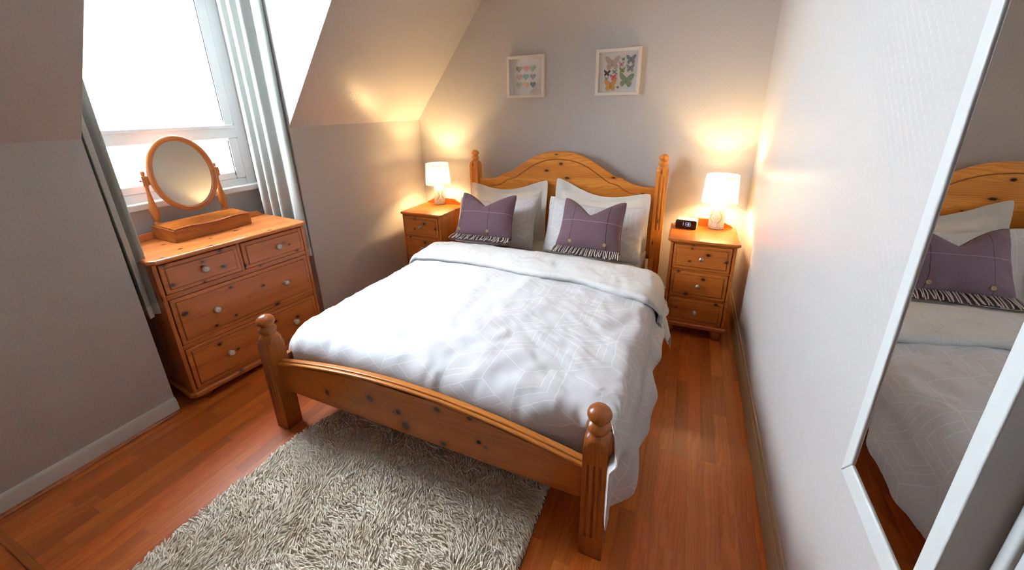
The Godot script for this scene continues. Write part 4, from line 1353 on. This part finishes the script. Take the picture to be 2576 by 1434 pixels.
func build_curtains() -> void:
	# plan lines as (x, -z)
	curtain("curtain", "pale curtain squeezed behind the near wall edge, beside the chest", PackedVector2Array([Vector2(-1.283, -2.105), Vector2(-1.292, -2.086), Vector2(-1.312, -2.080), Vector2(-1.322, -2.098), Vector2(-1.318, -2.074), Vector2(-1.300, -2.058), Vector2(-1.298, -2.046), Vector2(-1.318, -2.0455), Vector2(-1.345, -2.060), Vector2(-1.375, -2.088), Vector2(-1.40, -2.094), Vector2(-1.425, -2.066), Vector2(-1.445, -2.052), Vector2(-1.47, -2.080), Vector2(-1.50, -2.094), Vector2(-1.53, -2.066), Vector2(-1.56, -2.085)]), 0.49, 2.25)
	curtain("curtain_001", "pale pleated curtain hanging between the window and the sloped wall", PackedVector2Array([Vector2(-1.290, -1.236), Vector2(-1.282, -1.248), Vector2(-1.300, -1.262), Vector2(-1.330, -1.268), Vector2(-1.352, -1.250), Vector2(-1.372, -1.252), Vector2(-1.388, -1.288), Vector2(-1.408, -1.292), Vector2(-1.424, -1.262), Vector2(-1.440, -1.262), Vector2(-1.455, -1.298), Vector2(-1.474, -1.300), Vector2(-1.490, -1.268), Vector2(-1.503, -1.270), Vector2(-1.515, -1.306), Vector2(-1.535, -1.310), Vector2(-1.555, -1.285), Vector2(-1.575, -1.258)]), 0.49, 2.25)

func build_rug() -> void:
	var t := thing("rug", "cream shaggy wool rug lying on the floor at the foot of the bed", "rug")
	var ol := PackedVector2Array([Vector2(-0.575, -2.75), Vector2(0.515, -2.75), Vector2(0.510, -1.74), Vector2(-0.45, -1.74), Vector2(-0.545, -1.92), Vector2(-0.570, -2.10)])
	obj("backing", slab(ol, 0.001, 0.010, 0.004, -1), M.rug_back, t)
	# one tuft: a bent, tapering strand of yarn
	var meshes := []
	for k in 2:
		var path := PackedVector3Array()
		for m in 6:
			var f := m / 5.0
			path.append(Vector3(0.021 * f * f + 0.004 * f, 0.0155 * sin(f * (1.9 + 0.3 * k)), (0.003 if k == 0 else -0.0035) * sin(f * 4.0)))
		meshes.append(tube(path, 0.0016, 0.0025, 5))
	rng.seed = 77
	var nz := FastNoiseLite.new()
	nz.seed = 8; nz.frequency = 1.0; nz.fractal_octaves = 2
	var xf := [[], []]
	var cl := [[], []]
	var step := 0.0045
	var z := 1.735
	while z < 2.72:
		var x := -0.60
		while x < 0.52:
			var px := x + rng.randf_range(-0.5, 0.5) * step
			var pz := z + rng.randf_range(-0.5, 0.5) * step
			if Geometry2D.is_point_in_polygon(Vector2(px, -pz), ol):
				# the pile lies mostly one way, in drifting swirls
				var a := 2.35 + 1.5 * nz.get_noise_2d(px * 3.2, pz * 3.2) + 0.8 * nz.get_noise_2d(px * 16.0, pz * 16.0) + rng.randf_range(-0.32, 0.32)
				var sc := rng.randf_range(0.75, 1.15)
				var b := Basis(Vector3.UP, a) * Basis(Vector3.BACK, rng.randf_range(-0.15, 0.35))
				b = b.scaled(Vector3(sc, sc * rng.randf_range(0.75, 1.25), sc))
				var k := rng.randi_range(0, 1)
				xf[k].append(Transform3D(b, Vector3(px, 0.009, pz)))
				var tn := clampf(0.5 + 0.6 * nz.get_noise_2d(px * 7.0 + 40.0, pz * 7.0) + rng.randf_range(-0.35, 0.35), 0.0, 1.0)
				cl[k].append(Color(1.0, 0.985, 0.96).lerp(Color(0.74, 0.64, 0.50), tn * tn * 0.6))
			x += step
		z += step
	for k in 2:
		var mm := MultiMesh.new()
		mm.transform_format = MultiMesh.TRANSFORM_3D
		mm.use_colors = true
		mm.mesh = meshes[k]
		mm.instance_count = xf[k].size()
		for i in xf[k].size():
			mm.set_instance_transform(i, xf[k][i])
			mm.set_instance_color(i, cl[k][i])
		var o := MultiMeshInstance3D.new()
		o.name = "pile"
		o.multimesh = mm
		o.material_override = M.rug
		o.set_meta("kind", "stuff")
		t.add_child(o, true)

const LAMP := 0.45
const SKY := 73.0
const EXPO := 1.0

func _ready() -> void:
	# camera: 14 mm class lens, picture cropped off-centre
	var cam := Camera3D.new()
	cam.name = "camera"
	cam.near = 0.05
	cam.far = 60.0
	cam.projection = Camera3D.PROJECTION_FRUSTUM
	cam.size = 0.05 * 1434.0 / 995.8
	cam.frustum_offset = Vector2(0.0, -0.05 * 107.0 / 995.8)
	cam.position = Vector3(0.851, 1.3487, 2.88)
	cam.rotation = Vector3(-0.3264, 0.4211, -0.0221)
	add_child(cam)
	cam.current = true
	var env := Environment.new()
	env.background_mode = Environment.BG_COLOR
	env.background_color = Color(0.915, 0.962, 1.0)
	env.background_energy_multiplier = SKY
	env.tonemap_mode = Environment.TONE_MAPPER_LINEAR
	env.tonemap_exposure = EXPO
	env.sdfgi_enabled = true
	env.ssao_enabled = true
	env.ssil_enabled = true
	var we := WorldEnvironment.new()
	we.name = "environment"
	we.environment = env
	add_child(we)
	make_materials()
	M.floor_sub = std(Color(0.10, 0.05, 0.03), 0.9)
	M.groove = wood_mat(M.pine_tex, 2.0, 1.0, Vector2.ZERO, Color(0.64, 0.54, 0.46))
	M.pine_gloss = wood_mat(M.pine_tex, 2.0, 1.0, Vector2.ZERO, Color(0.78, 0.70, 0.62), 0.05)
	M.lamp_rim = std(Color(0.16, 0.12, 0.09), 0.5)
	build_room()
	build_floor()
	build_bed()
	build_duvet()
	build_pillows()
	build_cases()
	build_dressing_mirror()
	build_lamp()
	build_clock()
	build_pictures()
	build_wall_mirror()
	build_curtains()
	build_rug()
